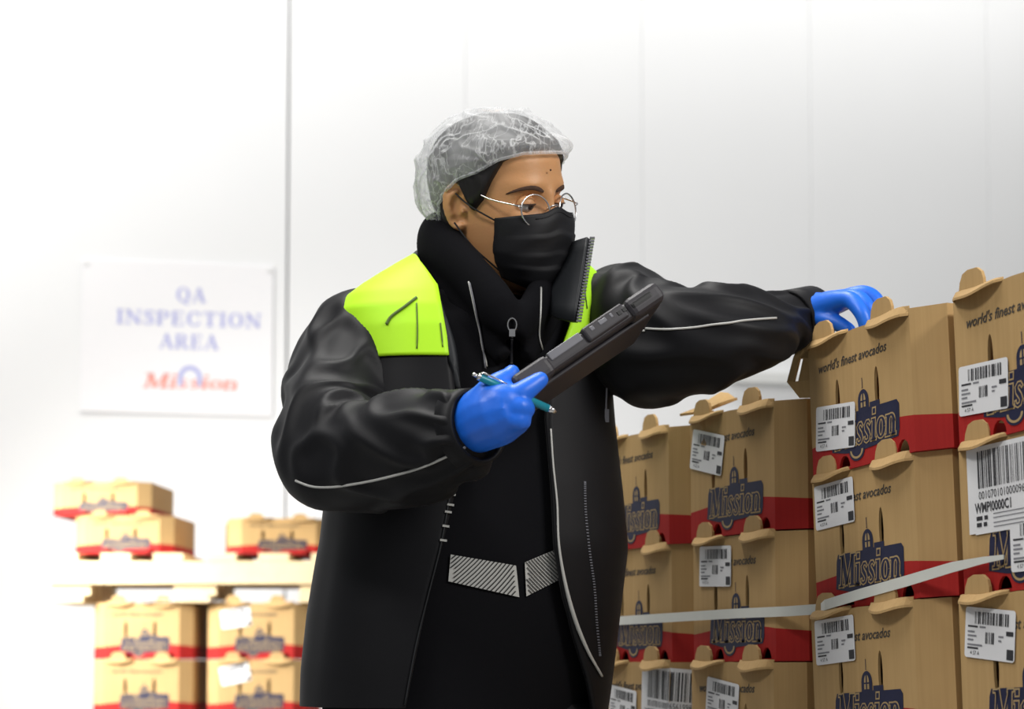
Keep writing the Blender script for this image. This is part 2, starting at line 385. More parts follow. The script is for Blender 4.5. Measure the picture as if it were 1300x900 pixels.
# ------------------------------------------------------------------ one cardboard produce box
def box_body():
    """eight-sided open-topped carton with two slots and two bottom notches in the printed front"""
    foot = [(0, 0), (PANEL, 0), (PANEL+CX, CY), (PANEL+CX, BD-CY), (PANEL, BD), (0, BD), (-CX, BD-CY), (-CX, CY)]
    bm = bmesh.new()
    def loop(pts):
        vs = [bm.verts.new(p) for p in pts]; return [bm.edges.new((vs[i], vs[(i+1) % len(vs)])) for i in range(len(vs))]
    outl = [(0, 0, 0)]
    for cx in (.082, .224):
        outl += [(cx-.014*cos(a), 0, .020*sin(a)) for a in np.linspace(0, pi, 8)]
    outl += [(PANEL, 0, 0), (PANEL, 0, BH), (.2, 0, BH-.0015), (.12, 0, BH+.001), (.05, 0, BH-.001), (0, 0, BH)]
    ed = loop(outl)
    for cx in (.071, .168):
        ed += loop([(cx+.0055*cos(a), 0, .098+.030*sin(a)) for a in np.linspace(0, 2*pi, 17)[:-1]])
    bmesh.ops.triangle_fill(bm, use_beauty=True, use_dissolve=False, edges=ed, normal=(0, -1, 0))
    def quad(*p): bm.faces.new([bm.verts.new(q) for q in p])
    for i in range(1, 8):
        (x0, y0), (x1, y1) = foot[i], foot[(i+1) % 8]
        quad((x0, y0, 0), (x1, y1, 0), (x1, y1, BH), (x0, y0, BH))
    bm.faces.new([bm.verts.new((x, y, .002)) for x, y in foot[::-1]])
    bmesh.ops.remove_doubles(bm, verts=bm.verts, dist=1e-5)
    me = bpy.data.meshes.new('box'); bm.to_mesh(me); bm.free(); me.materials.append(M['card'])
    o = bpy.data.objects.new('tmp', me); C.objects.link(o); solid(o, .004, 0); me = o.data; bpy.data.objects.remove(o)
    return me
def lid_flaps():
    m = MB()
    m.box((.0, .012, BH-.012), (PANEL, .17, BH-.008)); m.box((.0, BD-.17, BH-.012), (PANEL, BD-.012, BH-.008))
    m.box((-CX+.006, CY+.01, BH-.007), (.085, BD-CY-.01, BH-.003)); m.box((PANEL-.085, CY+.01, BH-.007), (PANEL+CX-.006, BD-CY-.01, BH-.003))
    return m
def tab_mesh(seed):
    """a locking tab: a lip bent out over the rim and a rounded ear standing up behind it"""
    r = random.Random(seed); m = MB()
    n = 12; rings = []
    for i in range(n+1):
        t = i/n; x = (t-.5)*.10
        d = .017*(sin(pi*t)**.5)+.002; droop = -.004*sin(pi*t)+.006*t*(1 if seed % 2 else -.3)
        wob = .0015*sin(7*t+seed)
        prof = [(0, .004), (-d*.5, .003+wob), (-d, -.005+droop+wob), (-d, -.0085+droop+wob), (-d*.5, -.0015+wob), (0, -.001)]
        rings.append([Vector((x, y, z)) for y, z in prof])
    m.add(*loft(rings))
    e = [(-.026, 0), (.026, 0), (.0255, .010), (.022, .019), (.013, .0255), (-.006, .0265), (-.017, .023), (-.023, .013)]
    m.prism([(x-.006, -.008, z) for x, z in e], (0, .0045, 0))
    return m
BODY = box_body()
TABS = []
for s in (1, 2):
    o = tab_mesh(s).obj('tab', M['cardplain']); bevel(o, .0012, 1); TABS.append(o.data); bpy.data.objects.remove(o)
LIDS = lid_flaps().obj('lid_flap', M['cardplain']); lid_me = LIDS.data; bpy.data.objects.remove(LIDS)
def make_box():
    o = link('cardboard_box', BODY)
    link('lid_flap', lid_me, None, o)
    for i, x in enumerate((.052, .200)):
        t = link('tab', TABS[i], None, o); t.location = (x, 0, BH)
    pl = lay(LOGO[0], 'logo', M['navy'], o, .056, .026, 0)
    lay(LOGO[1], 'logo_outline', M['tan'], pl, .056, .026, 0); lay(LOGO[2], 'logo_letters', M['navy'], pl, .056, .026, 0)
    lay(SLOGAN, 'slogan', M['slogan'], o, .024, .144, 0)
    return o
ROOT_BOX = make_box(); BARE = list(ROOT_BOX.children)
_first = [True]
def new_box(label, group):
    if _first[0]: _first[0] = False; o = ROOT_BOX
    else:
        o = ROOT_BOX.copy(); C.objects.link(o)
        for k in BARE: copy_tree(k, o)
    return tag(o, label, 'box', group)
# ------------------------------------------------------------------ near stacks: four columns in one row that runs away to the back
BASE = Vector((.4246, 2.86, 0)); YAW = radians(-67.0)          # row direction, from the back to the front
ROWD = Vector((cos(YAW), sin(YAW), 0)); INTO = Vector((-sin(YAW), cos(YAW), 0))
def set_box(o, off, z, tilt=0, inset=0, dyaw=0):
    p = BASE+ROWD*off+INTO*inset; o.location = (p.x, p.y, CAM_Z+z); o.rotation_euler = Euler((0, radians(-tilt), YAW+radians(dyaw)), 'XYZ')
G1, G2 = 'avocado boxes of the nearer stack', 'avocado boxes of the stack behind the worker'
near = {}
for key, off, z, tilt, ins, dy, lab, g in (
    ('a1', .0, .262-.006, 3.4, .0, 0, 'brown box gripped by the gloved hand, torn side flap hanging, top of its column', G1),
    ('a2', .0, .074-.006, 3.2, .004, 0, 'brown box directly under the one the gloved hand grips, label high in its corner', G1),
    ('a3', .0, -.118-.004, 3.2, .0, 0, 'brown box below the slanting white strap, cut by the picture bottom, small label', G1),
    ('b1', .347, .268, 3.0, .0, 0, 'topmost brown box at the picture right edge, label beside its domed mark', G1),
    ('b2', .347, .080, 2.6, .004, 0, 'brown box with the large barcode label, at the right edge of the picture', G1),
    ('b3', .347, -.110, 2.4, .0, 0, 'lowest brown box at the picture right edge, one small slanted label', G1),
    ('m1', -.365, .190, .3, .0, 1, 'brown box under the outstretched sleeve with a raised top flap and tilted label', G2),
    ('m2', -.365, .0, .2, .004, 0, 'brown box crossed by the level white strap, blue mark just below the strap', G2),
    ('m3', -.365, -.190, .2, .0, 0, 'brown box cut by the picture bottom beside the large label, small label on front', G2),
    ('l1', -.69, .186, .3, .0, 0, 'shaded brown box beside the jacket, topmost of the column nearest the worker', G2),
    ('l2', -.69, -.002, .2, .004, 0, 'shaded brown box beside the jacket with white strap across, middle of its column', G2),
    ('l3', -.69, -.190, .2, .0, 0, 'brown box with large barcode label at the lower edge of the jacket', G2)):
    near[key] = o = new_box(lab, g); set_box(o, off, z, tilt, ins, dy)
label_on(near['a1'], SMALL, .012, .036, -5)
label_on(near['a2'], SMALL, .008, .114, 1)
label_on(near['a3'], SMALL, .012, .116, 1)
label_on(near['b1'], SMALL, .004, .036, -3)
label_on(near['b2'], BIG1, .018, .074, 0); label_on(near['b2'], SMALL, .098, .022, -1)
label_on(near['b3'], SMALL, .01, .116, -7)
label_on(near['m1'], SMALL, .0, .112, -12)
label_on(near['m2'], SMALL, .022, .116, -2)
label_on(near['m3'], SMALL, .046, .106, -7)
label_on(near['l3'], BIG2, .150, .078, -4); label_on(near['l3'], SMALL, .03, .09, -6)
# the opened side flap of the gripped box: a bent board with a torn slot, hanging out from its side
def flap(name, parent, rows, t=.004, holes=()):
    """board from rows of points; faces listed in holes are left open"""
    n = len(rows[0]); f = [(i*n+j, i*n+j+1, (i+1)*n+j+1, (i+1)*n+j) for i in range(len(rows)-1) for j in range(n-1) if (i, j) not in holes]
    o = mesh(name, [p for r in rows for p in r], f, M['cardplain'], parent); solid(o, t); return o
def local(o, p):
    bpy.context.view_layer.update(); return o.matrix_world.inverted() @ Vector(p)
a1 = near['a1']
rows = []
for (xl, yl), (xr, yr), Y0, Y1 in (((1032, 403), (1056, 412), 2.93, 2.865), ((1018, 430), (1046, 430), 2.915, 2.865), ((1008, 455), (1040, 455), 2.905, 2.865), ((1000, 485), (1036, 482), 2.905, 2.868), ((1016, 505), (1036, 505), 2.895, 2.872)):
    rows.append([local(a1, P(xl+(xr-xl)*t, yl+(yr-yl)*t, Y0+(Y1-Y0)*t)) for t in (0, .24, .40, 1)])
flap('side_flap', a1, rows, holes=((2, 1),))
m1 = near['m1']
rows = [[local(m1, P(*q)) for q in r] for r in (((863, 527, 3.20), (893, 523, 3.185), (914, 513, 3.17)), ((884, 519, 3.22), (908, 512, 3.205), (936, 506, 3.17)), ((915, 499, 3.26), (925, 500, 3.24), (934, 507, 3.22)))]
flap('top_flap', m1, rows)
rows = [[local(m1, P(*q)) for q in r] for r in (((885, 530, 3.178), (894, 527, 3.16), (905, 521, 3.142)), ((886, 545, 3.178), (894, 545, 3.157), (903, 544, 3.142)), ((886, 562, 3.176), (892, 565, 3.16), (897, 566, 3.148)))]
flap('bent_corner', m1, rows)
b1 = near['b1']
rows = [[Vector((x, y, z)) for x, y, z in r] for r in (((.20, .0, BH), (.30, .03, BH+.002)), ((.19, -.02, BH+.022), (.29, .0, BH+.03)), ((.19, -.01, BH+.03), (.29, .012, BH+.036)))]
flap('top_flap', b1, rows)

# strap round the stacks
def on_row(px, lift=.004):
    r = (px-650)/FPX; b = BASE-INTO*lift; t = (b.y*r-b.x)/(ROWD.x-ROWD.y*r); return b+ROWD*t
pts = []
for px, py in ((770, 789), (850, 784), (930, 779), (1000, 776), (1043, 773), (1048, 768), (1090, 755), (1150, 738), (1210, 720), (1250, 711), (1275, 707)):
    q = on_row(px, .006 if px < 1046 else .008); pts.append((P(px, py, q.y), .0072 if px < 1200 else .0072-(px-1200)*.00006))
v = []; f = []
for i, (p, h) in enumerate(pts):
    for s, d in ((-1, 0), (1, 0), (1, .0016), (-1, .0016)): v.append(p+Vector((0, 0, s*h))-INTO*d)
for i in range(len(pts)-1):
    for j in range(4): f.append((i*4+j, i*4+(j+1) % 4, (i+1)*4+(j+1) % 4, (i+1)*4+j))
f += [(0, 1, 2, 3), tuple(len(v)-4+k for k in (3, 2, 1, 0))]
tag(mesh('strap', v, f, M['strap']), 'white plastic strap running across the fronts of the stacked boxes', 'strap')

# ------------------------------------------------------------------ wooden pallets
def make_pallet(w, d, name='pallet'):
    root = empty(name)
    for i in range(6):
        x = -w/2+i*(w-.1)/5; MB().box((x, 0, .118), (x+.1, d, .14)).obj('board', M['wood'], root)
    MB().box((-w/2, 0, .052), (w/2, .02, .117)).obj('stringer', M['wood'], root)
    MB().box((-w/2, d-.02, .052), (w/2, d, .117)).obj('stringer', M['wood'], root)
    for x in (-w/2, -.07, w/2-.14):
        for y in (.021, d/2-.06, d-.14): MB().box((x, y, .02), (x+.14, y+.119, .117)).obj('block', M['wood'], root)
        MB().box((x, 0, 0), (x+.12, d, .019)).obj('board', M['wood'], root)
    return root
def pallet_pile(loc, yaw, n, w, d, ztop, lab, grp):
    """n pallets from the floor up to ztop"""
    h = (ztop-.001)/n
    for i in range(n):
        p = make_pallet(w, d); p.location = (loc.x, loc.y, i*h+.0005); p.scale = (1, 1, (h-.0006)/.14); p.rotation_euler = (0, 0, yaw); tag(p, lab % ('lowest', 'second', 'third', 'fourth', 'topmost')[i], 'pallet', grp)
zb = CAM_Z-.192
pallet_pile(BASE+ROWD*-.375, YAW, 5, .68, .42, zb, '%s wooden pallet from the floor, under the boxes beside the jacket', 'pallets under the near stacks')
pallet_pile(BASE+ROWD*.328, YAW, 5, .70, .42, zb+.066, '%s wooden pallet from the floor, under the boxes the gloved hand touches', 'pallets under the near stacks')

# ------------------------------------------------------------------ the far pallet load by the wall, bleached by added light
FY = 6.86
def far_box(px, z, s=1, lab='', grp='far avocado boxes', dyaw=0, dy=0):
    o = new_box(lab, grp); X = (px-650)*FY/FPX; o.location = (X, FY+dy, z); o.rotation_euler = (0, 0, radians(dyaw)); o.scale = (1, 1, s)
    return o
z1 = .898
f = far_box(279, z1, lab='pale far box under the raised pallet, touching the jacket, with a slanted label', dyaw=-2); label_on(f, SMALL, .01, .1, 8)
f = far_box(279, z1-.19, lab='pale far box at the picture bottom beside the jacket hem, label tilted upwards', dyaw=-2); label_on(f, SMALL, .012, .1, 12)
far_box(134, z1, lab='washed-out far box under the raised pallet, at the end of its row', dyaw=-2)
far_box(134, z1-.19, lab='washed-out far box at the picture bottom, at the end of its row', dyaw=-2)
zp = z1+.19
pal = make_pallet(.98, .5); pal.location = (-1.06, FY-.03, zp); pal.scale = (1, 1, 1.17); tag(pal, 'pale wooden pallet lying on the far lower boxes, under the far upper boxes', 'pallet')
zt = zp+.165
far_box(305, zt, .64, lab='low brown box on the far pallet, nearest the worker', dyaw=10, dy=.03)
far_box(106, zt, .68, lab='low pale box on the far pallet under another box', dyaw=-3, dy=.03)
far_box(76, zt+.13, .60, lab='pale box on top of the far load, highest one', dyaw=-3, dy=.04)
for px, py, lab in ((175, 770, 'white paper sheet on the far box at the end of its row'), (262, 766, 'white paper sheet between the far boxes under the pallet')):
    p = P(px, py, FY-.04); o = MB().box((0, 0, 0), (.13 if px < 200 else .06, .1, .0015)).obj('paper_sheet', M['white']); o.location = (p.x, FY-.035, zp+.0025); tag(o, lab, 'paper')
pallet_pile(Vector((-1.06, FY, 0)), 0, 5, 1.0, .5, z1-.191, '%s wooden pallet from the floor, under the far load by the wall', 'pallets under the far load')

# ------------------------------------------------------------------ the sign on the wall
sg = empty('sign'); sw, sh = None, None
pL, pR = onwall(98), onwall(344)
sw = (pR-pL).length; zt_, zb_ = P(344, 338, pR.y).z, P(344, 529, pR.y).z; sh = zt_-zb_
sg.location = pL+Vector((0, 0, zb_))+WN*.004; sg.rotation_euler = (0, 0, WYAW)
o = MB().box((0, -.006, 0), (sw, 0, sh)).obj('sheet', M['sign'], sg); bevel(o, .002, 1)
def sign_line(text, px0, px1, pyb, h, mat, name, slant=0, gap=.09):
    v, f, w = lettering(text, h, grow=.012, slant=slant, gap=gap); x0 = (px0-98)/246*sw; x1 = (px1-98)/246*sw; k = (x1-x0)/w
    z = (529-pyb)/191*sh
    return mesh(name, [(x*k+x0, -.007, y+z) for x, y in v], f, mat, sg)
hh = 18/191*sh
sign_line('QA', 218, 256, 388, hh, M['sign_blue'], 'lettering'); sign_line('INSPECTION', 142, 328, 418, hh, M['sign_blue'], 'lettering')
sign_line('AREA', 197, 273, 447, hh, M['sign_blue'], 'lettering')
o = sign_line('Mission', 176, 298, 497, 18/191*sh, M['sign_red'], 'logo_word', slant=.15, gap=-.01)
k = sw/246; z = 36/191*sh
dm = Sheet().add([(p[0], p[1]) for g in (0, .018) for p in dome(237*k-98*k, z, .06, .075, g)], [(i, (i+1) % 15, 15+(i+1) % 15, 15+i) for i in range(15)])
mesh('logo_dome', [(x, -.0072, y) for x, y, d in dm.v], dm.f, M['sign_blue'], sg)
for px in (104, 338): MB().tube([(px*k-98*k, -.005, sh-.02), (px*k-98*k, -.012, sh-.02)], .008).obj('screw', M['rail'], sg)
tag(sg, 'white sign reading QA INSPECTION AREA with red word mark, on the back wall', 'sign')
# ------------------------------------------------------------------ the worker
from mathutils import noise as mn
from mathutils.bvhtree import BVHTree
M['skin'] = pmat('skin', (.62, .315, .135), .5, var=.06, scale=30, bump=.12, bscale=300)
M['skin'].node_tree.nodes['Principled BSDF'].inputs['Subsurface Weight'].default_value = .12
M['skin'].node_tree.nodes['Principled BSDF'].inputs['Subsurface Radius'].default_value = (.01, .004, .002)
M['jacket'] = pmat('black softshell', (.0052, .0052, .0068), .55, var=.2, scale=500, sheen=.02, spec=.22)
M['lining'] = pmat('dark teal lining', (.007, .009, .012), .6, var=.15, scale=300)
M['hivis'] = pmat('high-visibility cloth', (.52, 1.0, .012), .6, var=.03, scale=200)
M['hivis_seam'] = pmat('dark cord', (.10, .16, .03), .6)
M['hoodie'] = pmat('black cotton', (.006, .006, .0075), .9, var=.25, scale=600, sheen=.0, spec=.08)
M['trouser'] = pmat('black trouser cloth', (.008, .008, .01), .9)
M['shoe'] = pmat('black boot leather', (.02, .018, .016), .45)
M['hair'] = pmat('black hair', (.010, .008, .008), .45, var=.4, scale=80)
M['mask'] = pmat('black mask cloth', (.012, .012, .014), .6, var=.15, scale=400, spec=.3)
M['glove'] = pmat('blue nitrile', (.012, .155, .80), .42, var=.05, scale=60, bump=.2, bscale=90)
M['metal'] = pmat('silver metal', (.75, .74, .74), .25, metal=1)
M['reflect'] = pmat('grey reflective tape', (.48, .48, .46), .4)
M['stripe'] = pmat('black stripe print', (.012, .012, .012), .6)
M['eye'] = pmat('eye white', (.75, .72, .70), .2); M['iris'] = pmat('dark iris', (.02, .012, .008), .15)
M['brow'] = pmat('dark brow', (.07, .034, .02), .9, var=.5, scale=300)
M['rubber'] = pmat('dark rubber case', (.030, .027, .032), .5, var=.12, scale=200)
M['rubber2'] = pmat('grey plastic', (.16, .16, .18), .35)
M['port'] = pmat('black port', (.006, .006, .006), .5)
M['screen'] = pmat('dark glass screen', (.01, .012, .015), .08)
M['pen'] = pmat('teal pen barrel', (.008, .24, .33), .3)
def net_material():
    m, n, l, b = nmat('white hair net'); out = n['Material Output']
    tc = n.new('ShaderNodeTexCoord'); no = n.new('ShaderNodeTexNoise'); no.inputs['Scale'].default_value = 30; no.inputs['Detail'].default_value = 4; no.inputs['Distortion'].default_value = .5
    mp = n.new('ShaderNodeMapping'); mp.inputs['Scale'].default_value = (1.3, 1.3, .55); mp.inputs['Rotation'].default_value = (0, .9, .4); l.new(tc.outputs['Object'], mp.inputs[0]); l.new(mp.outputs[0], no.inputs['Vector'])
    def ridges(src, width, peak, floor):
        a = n.new('ShaderNodeMath'); a.operation = 'SUBTRACT'; a.inputs[1].default_value = .5; l.new(src, a.inputs[0])
        ab = n.new('ShaderNodeMath'); ab.operation = 'ABSOLUTE'; l.new(a.outputs[0], ab.inputs[0])
        r = n.new('ShaderNodeMapRange'); r.inputs['From Max'].default_value = width; r.inputs['To Min'].default_value = peak; r.inputs['To Max'].default_value = floor
        l.new(ab.outputs[0], r.inputs[0]); return r.outputs[0]
    def more_noise(scale, detail, stretch):
        q = n.new('ShaderNodeTexNoise'); q.inputs['Scale'].default_value = scale; q.inputs['Detail'].default_value = detail
        k = n.new('ShaderNodeMapping'); k.inputs['Scale'].default_value = stretch; k.inputs['Rotation'].default_value = (.3, -.6, .9); l.new(tc.outputs['Object'], k.inputs[0]); l.new(k.outputs[0], q.inputs['Vector']); return q.outputs['Fac']
    def comb(op, x, y):
        c = n.new('ShaderNodeMath'); c.operation = op; l.new(x, c.inputs[0]); l.new(y, c.inputs[1]); return c.outputs[0]
    film = n.new('ShaderNodeMapRange'); film.inputs['From Min'].default_value = .35; film.inputs['From Max'].default_value = .65; film.inputs['To Min'].default_value = .20; film.inputs['To Max'].default_value = .52
    l.new(more_noise(17, 3, (1, 1, .7)), film.inputs[0])
    lines = comb('MAXIMUM', ridges(no.outputs['Fac'], .04, .85, 0), ridges(more_noise(52, 2, (1.4, .6, .6)), .05, .66, 0))
    mr = n.new('ShaderNodeMath'); mr.operation = 'MAXIMUM'; l.new(film.outputs[0], mr.inputs[0]); l.new(lines, mr.inputs[1])
    lw = n.new('ShaderNodeLayerWeight'); lw.inputs['Blend'].default_value = .3
    mxx = n.new('ShaderNodeMath'); mxx.operation = 'MAXIMUM'; l.new(mr.outputs[0], mxx.inputs[0]); l.new(lw.outputs['Facing'], mxx.inputs[1])
    d = n.new('ShaderNodeBsdfDiffuse'); d.inputs[0].default_value = (.86, .87, .88, 1)
    t = n.new('ShaderNodeBsdfTranslucent'); t.inputs[0].default_value = (.8, .82, .84, 1)
    ms = n.new('ShaderNodeMixShader'); ms.inputs[0].default_value = .4; l.new(d.outputs[0], ms.inputs[1]); l.new(t.outputs[0], ms.inputs[2])
    tr = n.new('ShaderNodeBsdfTransparent')
    m2 = n.new('ShaderNodeMixShader'); l.new(mxx.outputs[0], m2.inputs[0]); l.new(tr.outputs[0], m2.inputs[1]); l.new(ms.outputs[0], m2.inputs[2])
    l.new(m2.outputs[0], out.inputs['Surface']); return m
M['net'] = net_material()
def lens_material():
    m, n, l, b = nmat('thin spectacle lens'); out = n['Material Output']
    tr = n.new('ShaderNodeBsdfTransparent'); g = n.new('ShaderNodeBsdfGlossy'); g.inputs['Roughness'].default_value = .03
    f = n.new('ShaderNodeFresnel'); f.inputs[0].default_value = 1.5
    ms = n.new('ShaderNodeMixShader'); l.new(f.outputs[0], ms.inputs[0]); l.new(tr.outputs[0], ms.inputs[1]); l.new(g.outputs[0], ms.inputs[2])
    l.new(ms.outputs[0], out.inputs['Surface']); return m
M['lens'] = lens_material()

def bvh(*objs):
    v, f = [], []
    for o in objs:
        k = len(v); v += [o.matrix_world @ p.co for p in o.data.vertices]; f += [tuple(i+k for i in q.vertices) for q in o.data.polygons]
    return BVHTree.FromPolygons(v, f)
def touch(tree, px, py, lift=.002):
    """the point of a surface that the photograph shows at a pixel, raised off the surface a little"""
    o = Vector((0, 0, CAM_Z)); d = (P(px, py, 2)-o).normalized(); h = tree.ray_cast(o, d)
    if h[0] is None: h = tree.find_nearest(P(px, py, 2.75))
    n = h[1]; n = n if n.dot(d) < 0 else -n
    return h[0]+n*lift

# --- frames of the body: torso turned towards the stack, head turned further
TY = radians(25); FWD = Vector((sin(TY), -cos(TY), 0)); LFT = Vector((cos(TY), sin(TY), 0))
def zpx(py): return P(600, py, 2.87).z
HC = P(634, 257, 2.85)
HM = Matrix.Translation(HC) @ Matrix.Rotation(radians(49), 4, 'Z') @ Matrix.Rotation(radians(9), 4, 'X') @ Matrix.Rotation(radians(-11), 4, 'Y')
def hx(p): return HM @ Vector(p)
def interp(tab, x):
    return [float(np.interp(x, [r[0] for r in tab], [r[k] for r in tab])) for k in range(1, len(tab[0]))]
# z, half width, front y, back y   (face looks along -y)
HEAD = [(-.122, .016, -.080, -.03), (-.114, .036, -.090, -.0), (-.100, .050, -.094, .02), (-.080, .0575, -.093, .035), (-.055, .0635, -.0925, .055), (-.030, .068, -.093, .075),
        (0, .0715, -.0915, .094), (.03, .074, -.095, .102), (.06, .0725, -.0905, .100), (.085, .062, -.074, .085), (.103, .045, -.05, .062), (.113, .026, -.027, .036), (.118, .006, -.006, .012)]
def head_pt(z, t, off=0):
    """skull surface: t = 0 at the face, pi at the nape"""
    w, fr, bk = interp(HEAD, z); yc = .0+.2*(fr+bk)
    c, s = cos(t), sin(t)
    e = .86 if c > 0 else .95
    x = w*(1 if s >= 0 else -1)*abs(s)**e
    y = yc-(c*(yc-fr) if c > 0 else c*(bk-yc))
    n = Vector((s/(w+.02), -c/(((yc-fr) if c > 0 else (bk-yc))+.02), 0)).normalized()
    return Vector((x, y, z))+n*off
def face_relief(p):
    x, y, z = p; ax = abs(x); d = 0
    if y < -.02:
        g = lambda a, b: exp(-(a/b)**2)
        if z > -.05: d += .0145*g(x, .0115+.004*max(0, -z*20))*g(z+.030, .017)+.0095*g(x, .009)*g(z+.008, .017)+.006*g(x, .008)*g(z-.012, .012)
        d += .004*g(ax-.013, .006)*g(z+.034, .008)
        d -= .0125*g(ax-.031, .016)*g(z-.001, .0115)
        d += .0045*g(ax-.032, .022)*g(z-.024, .008)
        d += .004*g(ax-.045, .018)*g(z+.03, .02)
        d += .006*g(ax, .022)*(g(z+.060, .005)+1.1*g(z+.071, .006))-.003*g(ax, .02)*g(z+.0655, .0025)
        d += .005*g(ax, .018)*g(z+.10, .012)
    return Vector((x, y-d, z))
def ear(m, sx):
    def E(u, w, o=0): return Vector((sx*(.070+.42*(u+.016)+o), .012+u*.9-.12*w, -.003+w))
    hel = [E(-.013, .010, .003), E(-.015, .022), E(-.006, .0315), E(.008, .030), E(.0165, .019), E(.017, .004), E(.012, -.012), E(.004, -.024), E(-.006, -.030), E(-.012, -.024)]
    m.tube(spline(hel, 4), [.0036+.0004*sin(k*.3) for k in range(28)]+[.0044]*9, 8)
    m.tube(spline([E(-.002, .022, .001), E(.007, .012, .003), E(.008, -.002, .003), E(.002, -.014, .002)], 4), .0034, 8)
    m.tube(spline([E(-.015, -.004, .004), E(-.013, -.011, .005)], 3), .0042, 8)
    rings = []
    for o_, k in ((-.012, .75), (-.006, .95), (-.0015, .85), (-.001, .3)):
        rings.append([E(.001+.0155*k*cos(a), .001+.030*k*sin(a)*(.85 if sin(a) < 0 else 1), o_) for a in [2*pi*j/20 for j in range(20)]])
    m.add(*loft(rings))
    m.tube([E(-.008, -.028, -.002), E(-.004, -.031, -.001)], .0055, 8)
# one skin: head, neck, trunk, arms and legs melted together
mb = MB()
zs = list(np.linspace(-.122, .118, 80)); NT = 96
mb.add(*loft([[hx(face_relief(head_pt(z, 2*pi*j/NT))) for j in range(NT)] for z in zs]))
em = MB(); ear(em, -1); ear(em, 1); mb.add([hx(p) for p in em.v], em.f)
NB = P(612, 400, 2.895)
mb.add(*sweep([hx((0, .03, -.02)), hx((0, .025, -.07)), NB.lerp(hx((0, .03, -.07)), .45), NB+Vector((0, 0, .01)), NB+Vector((0, .01, -.05))], [.056, .056, .056, .062, .085], 20))
AX = Vector((P(604, 500, 2.87).x, 2.885, 0))
def trunk(z, a, b, c=0, n=28, f0=0, f1=2*pi, off=0, closed=True):
    k = n if closed else n-1
    out = []
    for j in range(n):
        t = f0+(f1-f0)*j/k; s, co = sin(t), cos(t)
        p = AX-Vector((max(0, P(600, 690, 2.87).z-z)*.13, 0, 0))+LFT*((a+off)*(1 if s > 0 else -1)*abs(s)**.85)+FWD*((b+off)*(1 if co > 0 else -1)*abs(co)**.9+c)
        out.append(Vector((p.x, p.y, z)))
    return out
mb.add(*loft([trunk(z, a, b) for z, a, b in ((1.44, .05, .045), (1.41, .09, .055), (1.36, .12, .075), (1.25, .155, .105), (1.10, .14, .10), (1.0, .145, .105), (.9, .165, .115), (.80, .165, .115), (.74, .12, .1))]))
RS, RE, RW = P(470, 425, 2.85), P(428, 566, 2.715), P(606, 542, 2.50)
LS, LE, LW = P(756, 420, 2.945), P(872, 432, 2.80), P(1022, 402, 2.935)
for s, e, w in ((RS, RE, RW), (LS, LE, LW)):
    mb.add(*sweep([AX+Vector((0, 0, 1.36))+(s-AX-Vector((0, 0, 1.36)))*.55, s, s.lerp(e, .5), e, e.lerp(w, .35), w, w+(w-e).normalized()*.03], [.05, .044, .044, .04, .041, .027, .026], 16))
for sx in (-1, 1):
    hip = AX+LFT*(.09*sx)+Vector((0, 0, .80)); knee = AX+LFT*(.11*sx)+FWD*(.03)+Vector((0, 0, .46)); ank = AX+LFT*(.13*sx)+Vector((0, 0, .09))
    mb.add(*sweep([hip, hip.lerp(knee, .5), knee, knee.lerp(ank, .3), ank, ank+Vector((0, 0, -.05))], [.085, .07, .05, .054, .036, .036], 16))
    mb.add(*sweep([ank+Vector((0, 0, -.045))-FWD*.03, ank+Vector((0, 0, -.05))+FWD*.06, ank+Vector((0, 0, -.06))+FWD*.14], [.036, .034, .022], 12))
person = mb.obj('person', M['skin']); remesh(person, .0030, 3, .5)
tag(person, 'worker in black and neon yellow jacket, hair net, black mask and glasses, beside the boxes', 'person')

# eyes, lids, brows
for sx in (-1, 1):
    e = Vector((sx*.031, -.0765, -.001)); m = MB(); R = .0118
    def ball(c, r, a0=0, a1=pi, n=18, k=12, tilt=0):
        rings = []
        for i in range(k+1):
            a = a0+(a1-a0)*i/k; rings.append([c+Vector((r*sin(a)*cos(2*pi*j/n), -r*cos(a)*cos(tilt)-r*sin(a)*sin(2*pi*j/n)*sin(tilt), r*sin(a)*sin(2*pi*j/n)*cos(tilt)-r*cos(a)*sin(tilt))) for j in range(n)])
        return [hx(p) for r_ in rings for p in r_], loft(rings, cap=False)[1]
    o = mesh('eye', *ball(e, R), M['eye'], person, True)
    mesh('iris', *ball(e, R+.0004, 0, .5, tilt=radians(14)), M['iris'], o, True)
    # upper lid, half closed: the part of a shell above a tilted plane
    v, f = ball(e, R+.0016, 0, pi, 24, 18)
    keep = [q for q in f if sum((HM.inverted() @ v[i]).z for i in q)/4 > e.z+.0005]
    o = mesh('eyelid', v, keep, M['skin'], person, True)
    la = [hx((e.x+(R+.0018)*sin(a), e.y-(R+.0018)*cos(a), e.z-.0002)) for a in np.linspace(-1.25, 1.25, 12)]
    MB().tube(la, .0011, 6).obj('lashes', M['brow'], person)
    pts = []
    for t in np.linspace(0, 1, 9):
        x = sx*(.013+.043*t); z = .0145+.008*sin(pi*min(1, t*.75+.05))-.006*t**3
        q = face_relief(head_pt(z, math.asin(max(-1, min(1, (abs(x)/interp(HEAD, z)[0])**(1/.86))))*sx)); pts.append(hx(q+Vector((0, -.0008, 0))))
    v, f = sweep(pts, [.0016, .003, .0034, .0034, .0032, .0028, .0024, .0018, .0008], 8, flat=(1, .35), up=HM.to_3x3() @ Vector((0, 0, 1))); mesh('eyebrow', v, f, M['brow'], person, True)
mesh('mole', *sweep([hx((-.004, -.0985, .045)), hx((-.004, -.0996, .045))], .0014, 8), M['brow'], person)

